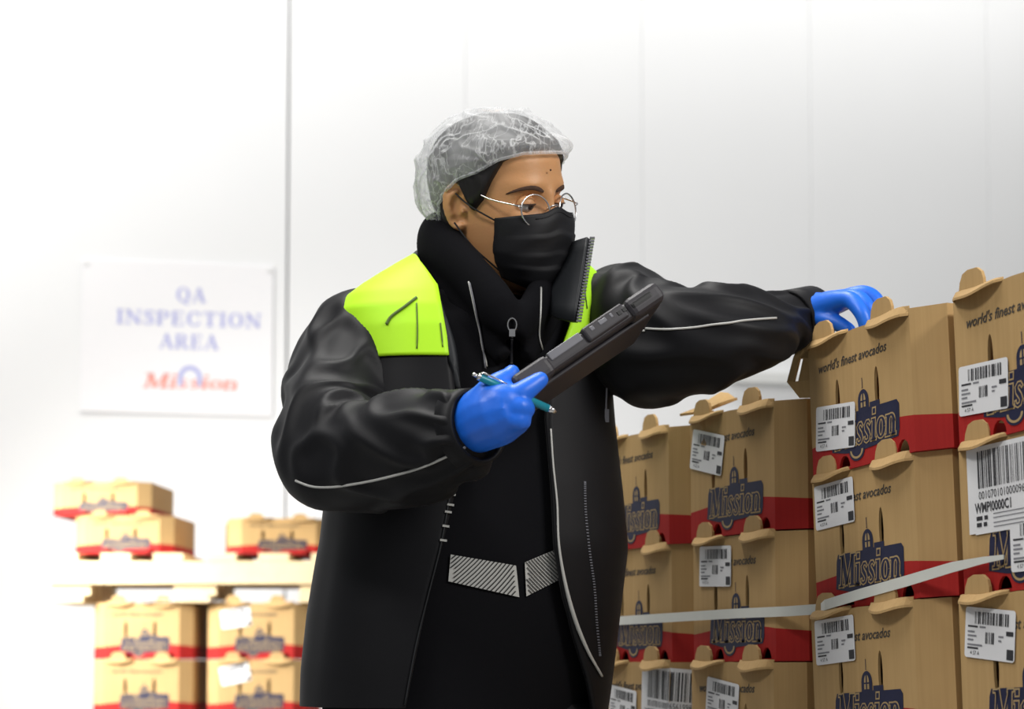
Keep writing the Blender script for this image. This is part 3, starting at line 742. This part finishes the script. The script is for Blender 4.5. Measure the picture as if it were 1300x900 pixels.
# hair: a cap with sideburns
def hairline(t):
    a = abs((t+pi) % (2*pi)-pi)
    return float(np.interp(a, [0, .45, .85, 1.05, 1.2, 1.42, 1.58, 1.75, 2.1, 2.6, pi], [.072, .070, .056, .030, .004, -.014, .022, .028, -.055, -.075, -.08]))
rows = []
for i in range(26):
    u = i/25; r = []
    for j in range(140):
        t = 2*pi*j/140; z0 = hairline(t); z = z0+(.117-z0)*u
        r.append(hx(head_pt(z, t, .0075*min(1, u*9)+.003*(1 if u > .02 else -1)+.0012*sin(37*t+9*u)*min(1, u*6))+Vector((0, 0, .006*u*u))))
    rows.append(r)
hair = mesh('hair', *loft(rows, cap=False), M['hair'], person, True)

# hair net: puffed, crinkled cap gathered on an elastic
def netline(t):
    a = abs((t+pi) % (2*pi)-pi)
    return float(np.interp(a, [0, .5, .9, 1.25, 1.55, 1.9, 2.4, pi], [.069, .068, .060, .043, .034, .010, -.040, -.056]))
rows = []; NN, NK = 300, 90
for i in range(NK):
    u = i/(NK-1); r = []
    for j in range(NN):
        t = 2*pi*j/NN; z0 = netline(t); z = z0+(.1175-z0)*u
        a = abs((t+pi) % (2*pi)-pi)
        puff = .0115+(.011+.013*max(0, -cos(t))**1.5*(1-u)+.003*max(0, cos(t)))*min(1, u*5)**.7
        top = max(0, (u-.72)/.28); p = head_pt(z, t, puff*sqrt(max(0, 1-top*top)))
        p.z += .013*sin(top*pi/2)
        if top > .85: k_ = max(0, (1-top)/.15); p.x *= k_; p.y = -.002+(p.y+.002)*k_
        q = Vector((p.x*30+p.z*14, p.y*24, p.z*13)); w = mn.noise(q+Vector((mn.noise(q*.7), mn.noise(q*.7+Vector((9, 0, 0))), 0))*1.6)
        ridge = (1-min(1, abs(w)*4.0))*.0048+mn.noise(p*60)*.0016
        gath = .0022*sin(46*t+3*sin(3*t))*max(0, 1-u*6)
        n = (p-Vector((0, 0, .02))).normalized(); r.append(hx(p+n*(ridge*min(1, u*8+.1)+gath)))
    rows.append(r)
net = mesh('hair_net', *loft(rows, cap=False), M['net'], person, True)
net['label'] = 'crinkled translucent white hair net'
MB().tube([hx(head_pt(netline(2*pi*j/NN), 2*pi*j/NN, .0125+.0015*sin(46*2*pi*j/NN))) for j in range(0, NN, 3)], .0023, 8, closed=True).obj('elastic_band', M['net'], net, True)

# face mask with pleats, nose wire and ear loops
rows = []; NV, NU = 34, 41
for i in range(NV):
    v = i/(NV-1); z = -.013-.108*v; r = []
    yf = float(np.interp(v, [0, .12, .3, .5, .75, .92, 1], [-.1075, -.1115, -.1125, -.110, -.104, -.097, -.083]))
    w = float(np.interp(v, [0, .5, .75, 1], [.0665, .0655, .058, .047]))
    ys = float(np.interp(v, [0, .5, 1], [-.052, -.046, -.046]))
    pl = sum(.0028*max(0, 1-((v-c) % 1)/.16) if v > c else 0 for c in (.30, .52, .72))
    for j in range(NU):
        u = -1+2*j/(NU-1); k = cos(u*pi/2)**.72 if abs(u) < 1 else 0
        zz = z+(.008*exp(-(u/.16)**2)-.006*abs(u)**2)*(1-v)+(.02*abs(u)**1.5)*v*v
        r.append(hx((w*sin(u*pi/2)**1 if u >= 0 else -w*sin(-u*pi/2), ys+(yf-ys)*k-pl*(.3+.7*k)-.0006*sin(9*u+20*v), zz)))
    rows.append(r)
mask = mesh('face_mask', *loft(rows, cap=False, closed=False), M['mask'], person, True); solid(mask, .0016)
for sx, j in ((-1, 0), (1, NU-1)):
    for i, ez in ((1, .016), (NV-6, -.026)):
        a = rows[i][j]; b = hx((sx*.079, .013, ez)); c = (a+b)/2+(HM.to_3x3() @ Vector((sx*.008, 0, 0)))
        MB().tube(spline([a, c, b], 6), .0013, 6).obj('ear_loop', M['mask'], mask, True)
n_ = rows[1]; MB().tube([p+(HM.to_3x3() @ Vector((0, -.0016, -.003))) for p in n_[12:29]], .0011, 6).obj('nose_wire', M['mask'], mask, True)

# glasses
gl = mesh('glasses', [], [], None, person)
gm = MB(); GC = Vector((0, -.1015, -.010)); WRAP = radians(13)
for sx in (-1, 1):
    cx = sx*.034; c = GC+Vector((cx, .004, 0))
    def lp(a, r): return c+Vector((r*1.0*cos(a)*cos(WRAP), sx*r*cos(a)*sin(WRAP)+.003*sin(a), r*.93*sin(a)))
    gm.tube([hx(lp(2*pi*k/36, .0240)) for k in range(36)], .0012, 8, closed=True)
    lens = mesh('lens', [hx(lp(2*pi*k/36, .0236)) for k in range(36)], [tuple(range(36))], M['lens'], gl)
    e = lp(0 if sx > 0 else pi, .024); e = e+Vector((0, 0, .006))
    gm.tube(spline([hx(e+Vector((0, 0, 0))), hx(e+Vector((sx*.008, .006, .003))), hx((sx*.074, -.045, .008)), hx((sx*.0765, .0, .026)), hx((sx*.076, .018, .018))], 6), .0012, 8)
    gm.tube([hx(GC+Vector((sx*.013, .004, -.004))), hx(GC+Vector((sx*.0125, .010, -.007))), hx(GC+Vector((sx*.011, .011, -.012)))], [.0008, .0016, .0022], 6)
gm.tube(spline([hx(GC+Vector((x, y, z))) for x, y, z in ((-.0115, .0015, .003), (-.006, -.002, .0065), (0, -.003, .0075), (.006, -.002, .0065), (.0115, .0015, .003))], 5), .0011, 8)
t_ = gm.obj('t', M['metal'], None, True); gl.data = t_.data; bpy.data.objects.remove(t_); gl['label'] = 'round silver wire glasses'

# --- trousers and boots (below the picture, but they carry the figure)
tr = MB()
tr.add(*loft([trunk(z, a, b) for z, a, b in ((.70, .10, .08), (.745, .175, .125), (.80, .182, .130), (.9, .180, .13), (.99, .165, .125), (1.01, .15, .11))]))
for sx in (-1, 1):
    hip = AX+LFT*(.09*sx)+Vector((0, 0, .82)); knee = AX+LFT*(.11*sx)+FWD*.03+Vector((0, 0, .46)); ank = AX+LFT*(.13*sx)+Vector((0, 0, .10))
    tr.add(*sweep([hip, hip.lerp(knee, .5), knee, knee.lerp(ank, .5), ank], [.105, .098, .080, .070, .064], 20))
trousers = tr.obj('trousers', M['trouser'], person); remesh(trousers, .010, 4)
for sx in (-1, 1):
    a = AX+LFT*(.13*sx); v, f = sweep([a+Vector((0, 0, .15)), a+Vector((0, 0, .09)), a+FWD*.01+Vector((0, 0, .055)), a+FWD*.09+Vector((0, 0, .045)), a+FWD*.16+Vector((0, 0, .04)), a+FWD*.185+Vector((0, 0, .036))], [.05, .051, .056, .046, .042, .03], 14)
    b = mesh('boot', [Vector((p.x, p.y, max(.012, p.z))) for p in v], f, M['shoe'], person, True)
    s_ = [a-FWD*.05-LFT*.04, a-FWD*.05+LFT*.04, a+FWD*.12+LFT*.05, a+FWD*.20+LFT*.03, a+FWD*.20-LFT*.03, a+FWD*.12-LFT*.05]
    MB().prism([Vector((p.x, p.y, .001)) for p in s_], (0, 0, .022)).obj('sole', M['port'], b)

# --- hoodie: trunk, hood lying round the neck, cords
JT = [(930, .200, .152), (902, .212, .162), (850, .219, .167), (780, .222, .170), (700, .221, .168), (620, .214, .160), (540, .205, .150), (470, .200, .140), (430, .203, .132), (405, .202, .122), (385, .190, .108), (368, .168, .096), (352, .142, .086), (338, .116, .080), (326, .092, .075)]
def jprof(py): return interp([(r[0], r[1], r[2]) for r in sorted(JT)], py)
hz = []
for py in (930, 902, 850, 780, 700, 620, 540, 470, 430, 412, 396, 385, 378):
    a, b = jprof(min(py, 902)); k = .026+(.02 if py < 410 else 0)
    hz.append(trunk(zpx(py), a-k, b-k+.004, 0, 48))
hoodie = mesh('hoodie', *loft(hz), M['hoodie'], person, True)
# the hood: thick folded roll, open at the front in a V
hp = [(655, 424, 2.735, .012), (632, 392, 2.745, .026), (602, 356, 2.775, .028), (570, 325, 2.83, .033), (554, 309, 2.89, .036), (582, 306, 2.97, .040), (640, 318, 2.99, .040), (690, 345, 2.93, .034), (688, 375, 2.83, .028), (672, 400, 2.76, .022), (658, 426, 2.735, .012)]
pts = spline([(*P(a, b, y), r) for a, b, y, r in hp], 6)
hm = MB(); v, f = sweep([p[:3] for p in pts], [p[3] for p in pts], 18, up=(0, 0, 1), flat=(1.18, .8)); hm.add(v, f)
hp2 = [(640, 455, 2.755, .014), (612, 415, 2.78, .024), (580, 372, 2.82, .032), (552, 340, 2.88, .036)]
pts = spline([(*P(a, b, y), r) for a, b, y, r in hp2], 5); hm.add(*sweep([p[:3] for p in pts], [p[3] for p in pts], 16, flat=(1, .75)))
hp3 = [(668, 455, 2.755, .014), (686, 415, 2.80, .024), (702, 378, 2.86, .03)]
pts = spline([(*P(a, b, y), r) for a, b, y, r in hp3], 5); hm.add(*sweep([p[:3] for p in pts], [p[3] for p in pts], 16, flat=(1, .75)))
hood = hm.obj('hood', M['hoodie'], hoodie); remesh(hood, .006, 4)
T_h = bvh(hoodie, hood)

# --- jacket: open front, so the shell is an arc at each height
E1 = [(326, 528), (345, 534), (380, 556), (430, 565), (480, 574), (540, 582), (600, 583), (640, 578), (700, 563), (760, 545), (820, 531), (902, 513)]     # edge on the worker's right
E2 = [(326, 740), (380, 737), (430, 722), (480, 702), (540, 697), (600, 702), (640, 705), (700, 708), (760, 719), (800, 731), (840, 747), (902, 764)]  # edge on the worker's left
def edge_angle(py, side, px):
    a, b = jprof(py); last = None
    for k in range(-30, 130):
        t = side*radians(k); x = pix(trunk(zpx(py), a, b, 0, 2, t, t+1)[0])[0]*side
        if last is not None and last < px*side <= x: return side*radians(k-1+(px*side-last)/(x-last))
        last = x
    return side*radians(75)
def shell(pys, n, off=0, amp=.0035, z_lift=0):
    rings = []
    for py in pys:
        a, b = jprof(py); e1 = float(np.interp(py, [e[0] for e in E1], [e[1] for e in E1])); e2 = float(np.interp(py, [e[0] for e in E2], [e[1] for e in E2]))
        t1 = edge_angle(py, -1, e1) if e1 < 640 else edge_angle(py, 1, e1); t2 = edge_angle(py, 1, e2)
        r = trunk(zpx(py), a, b, 0, n, t2, 2*pi+t1, off, closed=False)
        out = []
        for j, p in enumerate(r):
            d = (p-Vector((AX.x, AX.y, p.z))).normalized()
            p = p+Vector((0, 0, .047*max(0, (p-AX).dot(LFT)/a)*min(1, max(0, (445-py)/70))))
            p = p-Vector((0, 0, .07*max(0, (p-AX).dot(LFT)/a+.15)*min(1, max(0, (py-780)/110))))
            w = mn.noise(Vector((p.x*9, p.y*9, p.z*3.2)))*amp*1.8+sin(23*j/n*2*pi/6+p.z*4)*amp*.7*min(1, max(0, (py-400)/150))
            out.append(p+d*w)
        rings.append(out)
    return rings
YB = 470
body_py = [896, 895, 892]+list(np.linspace(886, YB-14, 46)); yoke_py = list(np.linspace(YB, 326, 36))
jacket = mesh('jacket', *loft(shell(body_py, 130), cap=False, closed=False), M['jacket'], person, True); solid(jacket, .007, -1)
yoke = mesh('yoke', *loft(shell(yoke_py, 130, .003), cap=False, closed=False), M['hivis'], jacket, True); solid(yoke, .004, -1)
yoke['label'] = 'neon yellow shoulder yoke'

# collar standing round the neck
col = [((748, 303, 2.79), (731, 408, 2.735)), ((735, 307, 2.81), (716, 406, 2.75)), ((712, 314, 2.86), (694, 398, 2.80)), ((672, 312, 2.96), (668, 375, 2.95)), ((605, 306, 3.0), (600, 365, 3.01)), ((556, 312, 2.95), (528, 352, 2.97)), ((528, 322, 2.87), (522, 360, 2.84)), ((532, 342, 2.79), (552, 388, 2.765)), ((553, 372, 2.755), (575, 440, 2.735)), ((570, 440, 2.735), (582, 500, 2.725))]
top = spline([P(*a) for a, b in col], 5); bot = spline([P(*b) for a, b in col], 5)
o = mesh('collar', *loft([[Vector(b)+(Vector(t)-Vector(b))*k+Vector((0, -.006*sin(pi*k), 0)) for t, b in zip(top, bot)] for k in np.linspace(0, 1, 7)], cap=False, closed=False), M['lining'], jacket, True); solid(o, .009); collar = o
zt = MB(); zp0 = [Vector(b).lerp(Vector(t), k) for t, b in ((top[0], bot[0]),) for k in np.linspace(0, 1, 28)]
for p in zp0: zt.box((-.0035, -.003, -.0013), (.0035, .003, .0013), Matrix.Translation(p+Vector((.004, -.004, 0))))
o = zt.obj('zip_teeth', M['rubber2'], jacket); o['kind'] = 'stuff'

# sleeves
def sleeve(name, ctl, fold_seed, amp):
    pts = spline([(*P(px, py, Y), r) for px, py, Y, r in ctl], 14); m = len(pts); n = 90
    ps = [Vector(p[:3]) for p in pts]; T, N, B = frames(ps); rings = []
    L = 0
    for i in range(m):
        if i: L += (ps[i]-ps[i-1]).length
        r = []
        for j in range(n):
            a = 2*pi*j/n; d = N[i]*cos(a)+B[i]*sin(a); R = pts[i][3]
            q = Vector((L*13+fold_seed, cos(a)*1.3+.35*L*20, sin(a)*1.3-.25*L*20))
            w = exp(-(mn.noise(q)/.2)**2)
            w2 = mn.noise(q*.6+Vector((5, 5, 5)))
            fade = min(1, i/8)*min(1, (m-1-i)/12)
            r.append(ps[i]+d*(R+amp*(w*.9+w2*1.1-.3)*fade))
        rings.append(r)
    o = mesh(name, *loft(rings), M['jacket'], jacket, True); sm = o.modifiers.new('s', 'SMOOTH'); sm.iterations = 6; bake(o)
    return o, ps, T, N, B, pts
sl_r = sleeve('sleeve', [(486, 428, 2.865, .055), (464, 430, 2.85, .070), (443, 464, 2.815, .073), (428, 510, 2.765, .074), (424, 556, 2.715, .077), (448, 585, 2.655, .077), (492, 577, 2.60, .072), (545, 560, 2.545, .063), (590, 546, 2.507, .051), (602, 542, 2.497, .046)], 3.1, .011)
sl_l = sleeve('sleeve', [(780, 384, 2.965, .066), (794, 408, 2.925, .086), (814, 430, 2.87, .089), (850, 431, 2.82, .082), (895, 428, 2.80, .074), (940, 423, 2.82, .065), (985, 412, 2.88, .0485), (1012, 405, 2.918, .041)], 11.7, .011)
def cuff(ctl, name='cuff'):
    pts = [(P(px, py, Y), r) for px, py, Y, r in ctl]; v, f = sweep([p for p, r in pts], [r for p, r in pts], 40, cap=False)
    o = mesh(name, v, f, M['jacket'], jacket, True); solid(o, .006, -1); return o
cuff([(586, 547, 2.512, .0525), (598, 543, 2.503, .0500), (608, 540, 2.493, .0470)])
cuff([(1000, 408, 2.90, .0450), (1016, 405, 2.922, .0450), (1031, 401, 2.942, .0440)])
T_j = bvh(jacket, yoke, sl_r[0], sl_l[0]); T_b = bvh(jacket, yoke, hoodie, hood)

def trace(tree, pxs, r, mat, name, parent, lift=.001, k=5, n=6, flat=None):
    pp = [touch(tree, a, b, lift) for a, b in spline(pxs, k)]
    # keep the run smooth where it leaps over a gap
    q = [pp[0]]+[(pp[i-1]+pp[i]*2+pp[i+1])/4 for i in range(1, len(pp)-1)]+[pp[-1]]
    v, f = sweep(q, r, n, flat=flat); return mesh(name, v, f, mat, parent, True)
trace(bvh(sl_r[0]), [(376, 610), (400, 618), (440, 616), (490, 606), (540, 591), (590, 568)], .0017, M['reflect'], 'piping', jacket)
trace(bvh(sl_l[0]), [(820, 417), (850, 418), (880, 416), (905, 412), (925, 410), (950, 407), (985, 404)], .0017, M['reflect'], 'piping', jacket)
trace(bvh(sl_l[0]), [(797, 420), (819, 420)], .0016, M['reflect'], 'piping', jacket)
Ty = bvh(yoke)
trace(Ty, [(491, 412), (497, 402), (512, 391), (529, 378)], .0022, M['hivis_seam'], 'cord', jacket)
trace(Ty, [(529, 385), (530, 420), (529, 455), (530, 472)], .0009, M['hivis_seam'], 'seam', jacket)
trace(Ty, [(559, 410), (562, 440), (563, 470)], .0009, M['hivis_seam'], 'seam', jacket)
trace(Ty, [(748, 322), (742, 360), (745, 392)], .0009, M['hivis_seam'], 'seam', jacket)
Tj = bvh(jacket)
# flap edge with loops along the worker's right front edge
trace(Tj, [(572, 622), (560, 690), (545, 750), (528, 820), (514, 895)], .0012, M['lining'], 'edge_binding', jacket)
for px, py in ((575, 612), (574, 628), (572, 641), (569, 650), (566, 668), (563, 686), (560, 704), (553, 743), (548, 783), (540, 808)):
    p = touch(Tj, px, py, .0015); MB().box((-.0045, -.0012, -.0014), (.0045, .0012, .0014), Matrix.Translation(p) @ Matrix.Rotation(radians(8), 4, 'Y')).obj('loop', M['reflect'], jacket)
# pale lining edge and the zip of the worker's left front
pts = [(696, 545), (699, 590), (704, 640), (706, 690), (714, 740), (726, 785), (742, 825), (760, 858)]
pp = [touch(T_b, a+2, b, .003) for a, b in spline(pts, 6)]
v, f = sweep(pp, [.0014+.0016*exp(-((i-30)/9)**2) for i in range(len(pp))], 8); mesh('lining_edge', v, f, M['reflect'], jacket, True)
zm = MB()
for a, b in spline([(742, 612), (743, 650), (748, 700), (754, 745), (757, 790), (761, 832)], 13):
    zm.box((-.0016, -.001, -.0008), (.0016, .001, .0008), Matrix.Translation(touch(Tj, a, b, .0012)))
o = zm.obj('front_zip', M['rubber2'], jacket); o['kind'] = 'stuff'
p = touch(Tj, 768, 520, .003); MB().box((-.003, -.0015, -.018), (.003, .0015, .0)).tube([(-.001, 0, 0), (0, 0, .03)], .0014, 6).obj('zip_pull', M['rubber2'], jacket).location = p

# hoodie front: cords, zip, waist band of striped reflective tape, small tag
trace(T_h, [(597, 360), (605, 395), (611, 425), (616, 468)], .0045, M['rubber2'], 'cord_tape', hoodie, flat=(1, .3), lift=.001)
trace(T_h, [(597, 358), (605, 392), (612, 425), (617, 466)], .0011, M['reflect'], 'cord', hoodie, lift=.0035)
trace(T_h, [(686, 366), (685, 395), (683, 425), (688, 445)], .0012, M['reflect'], 'cord', hoodie, lift=.002)
trace(T_h, [(650, 425), (649, 445), (649, 462)], .0022, M['rubber2'], 'zip', hoodie, lift=.001)
zq = MB(); p = touch(T_h, 650, 412, .004)
zq.tube([p+Vector((.006*cos(a), 0, .009*sin(a))) for a in np.linspace(0, 2*pi, 14)[:-1]], .0013, 6, closed=True); zq.box((-.004, -.002, -.016), (.004, .002, -.006), Matrix.Translation(p)); zq.obj('zip_pull', M['metal'], hoodie)
def patch(corners, nu, nv, mat, name, parent, lift, tree=T_h):
    """sheet between four pixel corners, laid on the cloth"""
    (a, b, c, d) = [np.array(q, float) for q in corners]; rows = []
    for i in range(nv+1):
        v = i/nv; rows.append([touch(tree, *(((a*(1-u)+b*u)*(1-v)+(d*(1-u)+c*u)*v)), lift) for u in np.linspace(0, 1, nu+1)])
    return mesh(name, *loft(rows, cap=False, closed=False), mat, parent, True)
for cs, sl, lab in ((((572, 704), (654, 718), (658, 758), (569, 738)), 1, 'a'), (((665, 714), (712, 694), (714, 733), (667, 757)), -1, 'b')):
    band = patch(cs, 8, 3, M['reflect'], 'reflective_band', hoodie, .003)
    a, b, c, d = [np.array(q, float) for q in cs]; nS = 17 if sl > 0 else 14; st = MB()
    def at(u, v): return (a*(1-u)+b*u)*(1-v)+(d*(1-u)+c*u)*v
    for k in range(-9, nS+9):
        u0 = k/nS
        seg = []
        for v in np.linspace(0, 1, 7):
            u = u0-sl*(.36 if sl > 0 else .55)*(v-.5); seg.append((u, v))
        for (ua, va), (ub, vb) in zip(seg[:-1], seg[1:]):
            if min(ua, ub) < 0 or max(ua, ub) > 1-.35/nS: continue
            w_ = .36/nS; q = [touch(T_h, *at(*x), .0042) for x in ((ua, va), (ua+w_, va), (ub+w_, vb), (ub, vb))]; st.add(q, [(0, 1, 2, 3)])
    o = st.obj('stripes', M['stripe'], hoodie); o['kind'] = 'stuff'
patch(((612, 581), (618, 580), (618, 595), (612, 596)), 1, 1, M['reflect'], 'tag', hoodie, .003)

# --- gloves
def glove(parts, vox=.0022, sm=9):
    m = MB()
    for pts, k in parts:
        s_ = spline(pts, k); pp = [Vector(p[:3]) for p in s_]; rr = [p[3] for p in s_]
        # round the ends
        d0 = (pp[0]-pp[1]).normalized(); d1 = (pp[-1]-pp[-2]).normalized()
        pp = [pp[0]+d0*rr[0]*.9, pp[0]+d0*rr[0]*.6]+pp+[pp[-1]+d1*rr[-1]*.6, pp[-1]+d1*rr[-1]*.9]; rr = [rr[0]*.35, rr[0]*.8]+rr+[rr[-1]*.8, rr[-1]*.35]
        m.add(*sweep(pp, rr, 16))
    o = m.obj('glove', M['glove'], person); remesh(o, vox, sm); return o
def Q(px, py, Y, r): return (*P(px, py, Y), r)
g1 = glove([
    ([Q(600, 541, 2.50, .036), Q(618, 530, 2.485, .040), Q(634, 524, 2.475, .040)], 5),                 # wrist into palm
    ([Q(618, 512, 2.475, .026), Q(636, 513, 2.465, .028), Q(652, 514, 2.465, .024)], 5),                 # back of the hand
    ([Q(628, 538, 2.48, .024), Q(638, 536, 2.47, .024), Q(650, 532, 2.465, .021)], 5),
    ([Q(614, 508, 2.47, .020), Q(622, 496, 2.468, .017), Q(634, 486, 2.475, .014), Q(646, 478, 2.485, .0115), Q(650, 473, 2.488, .0105)], 5),   # thumb on the rim
    ([Q(642, 508, 2.462, .0165), Q(658, 501, 2.458, .0145), Q(672, 492, 2.462, .0130), Q(686, 482, 2.468, .0105)], 5),                          # index along the back
    ([Q(644, 520, 2.458, .0165), Q(660, 517, 2.452, .0140), Q(667, 519, 2.468, .0122), Q(660, 515, 2.495, .0110)], 5),                          # middle, ring and little finger curled round the pen
    ([Q(642, 534, 2.460, .0160), Q(657, 533, 2.453, .0138), Q(662, 534, 2.470, .0120), Q(654, 528, 2.495, .0108)], 5),
    ([Q(632, 540, 2.468, .0145), Q(645, 540, 2.460, .0125), Q(652, 539, 2.474, .0110), Q(645, 534, 2.494, .0100)], 5)])
g1['label'] = 'blue glove closed round tablet and pen'
g2 = glove([
    ([Q(1008, 404, 2.935, .027), Q(1024, 398, 2.925, .027), Q(1040, 392, 2.905, .025)], 5),
    ([Q(1030, 396, 2.90, .021), Q(1052, 386, 2.875, .019), Q(1068, 381, 2.855, .0150)], 5),
    ([Q(1036, 392, 2.93, .019), Q(1060, 384, 2.915, .018), Q(1080, 378, 2.900, .0140)], 5),
    ([Q(1066, 381, 2.855, .0135), Q(1080, 381, 2.84, .0125), Q(1092, 394, 2.825, .0115), Q(1098, 408, 2.82, .0105), Q(1099, 420, 2.822, .0095)], 5),
    ([Q(1072, 379, 2.878, .0135), Q(1089, 379, 2.865, .0125), Q(1101, 390, 2.852, .0115), Q(1107, 408, 2.848, .0105), Q(1107, 424, 2.85, .0095)], 5),
    ([Q(1078, 377, 2.900, .0135), Q(1097, 373, 2.892, .0125), Q(1111, 380, 2.885, .0115), Q(1118, 397, 2.88, .0105), Q(1119, 425, 2.882, .0095)], 5),
    ([Q(1074, 378, 2.925, .0125), Q(1092, 373, 2.922, .0115), Q(1106, 376, 2.918, .0105), Q(1115, 392, 2.915, .0095), Q(1117, 424, 2.915, .0085)], 5),
    ([Q(1022, 402, 2.905, .0165), Q(1042, 404, 2.880, .0140), Q(1060, 409, 2.865, .0120), Q(1078, 419, 2.855, .0100)], 5)])
g2['label'] = 'blue glove resting on the box rim'

# ------------------------------------------------------------------ tablet computer in a rubber case, held by the worker
A0, A1 = P(668, 478, 2.475), P(822, 374, 2.53)
U = (A1-A0).normalized(); Wd = (Vector((0, .95, 0))+(P(656, 458, 2.475)-P(650, 450, 2.475)).normalized()*.06); Wd = (Wd-U*Wd.dot(U)).normalized(); Nn = U.cross(Wd)
if Nn.z < 0: Nn = -Nn                                            # the screen side looks up
LEN, WID, THK = (A1-A0).length+.03, .15, .024
TM = Matrix.Translation(A0-U*.015) @ Matrix(((U.x, Wd.x, Nn.x, 0), (U.y, Wd.y, Nn.y, 0), (U.z, Wd.z, Nn.z, 0), (0, 0, 0, 1)))
tablet = empty('tablet'); tablet.matrix_world = TM; tag(tablet, 'dark rugged tablet held slanted in the gloved hand above the pen', 'tablet')
def slab(x0, x1, y0, y1, z0, z1, name, mat, par, bw=.004):
    o = MB().box((x0, y0, z0), (x1, y1, z1)).obj(name, mat, par, False); bevel(o, bw, 3); return o
slab(0, LEN, 0, WID, -.014, .008, 'case', M['rubber'], tablet, .006)
slab(.012, LEN-.012, .012, WID-.012, .0081, .0092, 'screen', M['screen'], tablet, .0005)
slab(-.004, .052, -.005, WID+.005, -.0165, .0105, 'corner_bumper', M['rubber'], tablet, .008)
slab(.108, LEN-.052, -.005, .03, -.010, .0105, 'edge_grip', M['rubber'], tablet, .004)
slab(LEN-.050, LEN+.004, -.006, WID+.005, -.017, .0105, 'corner_bumper', M['rubber'], tablet, .009)
slab(.02, LEN-.02, .02, WID-.02, -.020, -.0145, 'back_plate', M['rubber'], tablet, .003)
slab(.054, .105, -.0015, .008, -.002, .0095, 'edge_trim', M['rubber2'], tablet, .0015)
o = slab(LEN-.046, LEN-.010, -.0068, .004, -.0085, .004, 'handle_slot', M['port'], tablet, .005)
for x, w in ((.118, .006), (.132, .012), (.15, .004)): slab(x, x+w, -.0058, .0, .0, .006, 'button', M['rubber2'], tablet, .001)
for x in (LEN-.066, LEN-.058): slab(x, x+.006, -.0058, .0, -.003, .003, 'port', M['port'], tablet, .0008)

# ------------------------------------------------------------------ pen
pa, pb = P(603, 476, 2.448), P(706, 523, 2.468); D = (pb-pa); Lp = D.length; D.normalize()
pen = empty('pen', pa); tag(pen, 'teal ballpoint pen with silver clip held across the gloved fingers', 'pen')
def ptube(name, a, b, r, mat): return MB().tube([D*a, D*((a+b)/2), D*b], r, 16).obj(name, mat, pen, True)
ptube('button', -.003, .004, .0022, M['metal']); ptube('collar', .004, .0075, .0045, M['metal']); ptube('barrel', .0075, Lp-.010, .0047, M['pen'])
MB().tube([D*(Lp-.010), D*(Lp-.004), D*Lp], [.0046, .0035, .0014], 14).obj('tip', M['metal'], pen, True)
up = (Vector((0, -.4, 1))-D*D.dot(Vector((0, -.4, 1)))).normalized()
v, f = sweep([D*.005+up*.004, D*.008+up*.0068, D*.03+up*.0068, D*.045+up*.0056], [.0022]*4, 8, flat=(.5, 1), up=up); mesh('clip', v, f, M['metal'], pen, True)
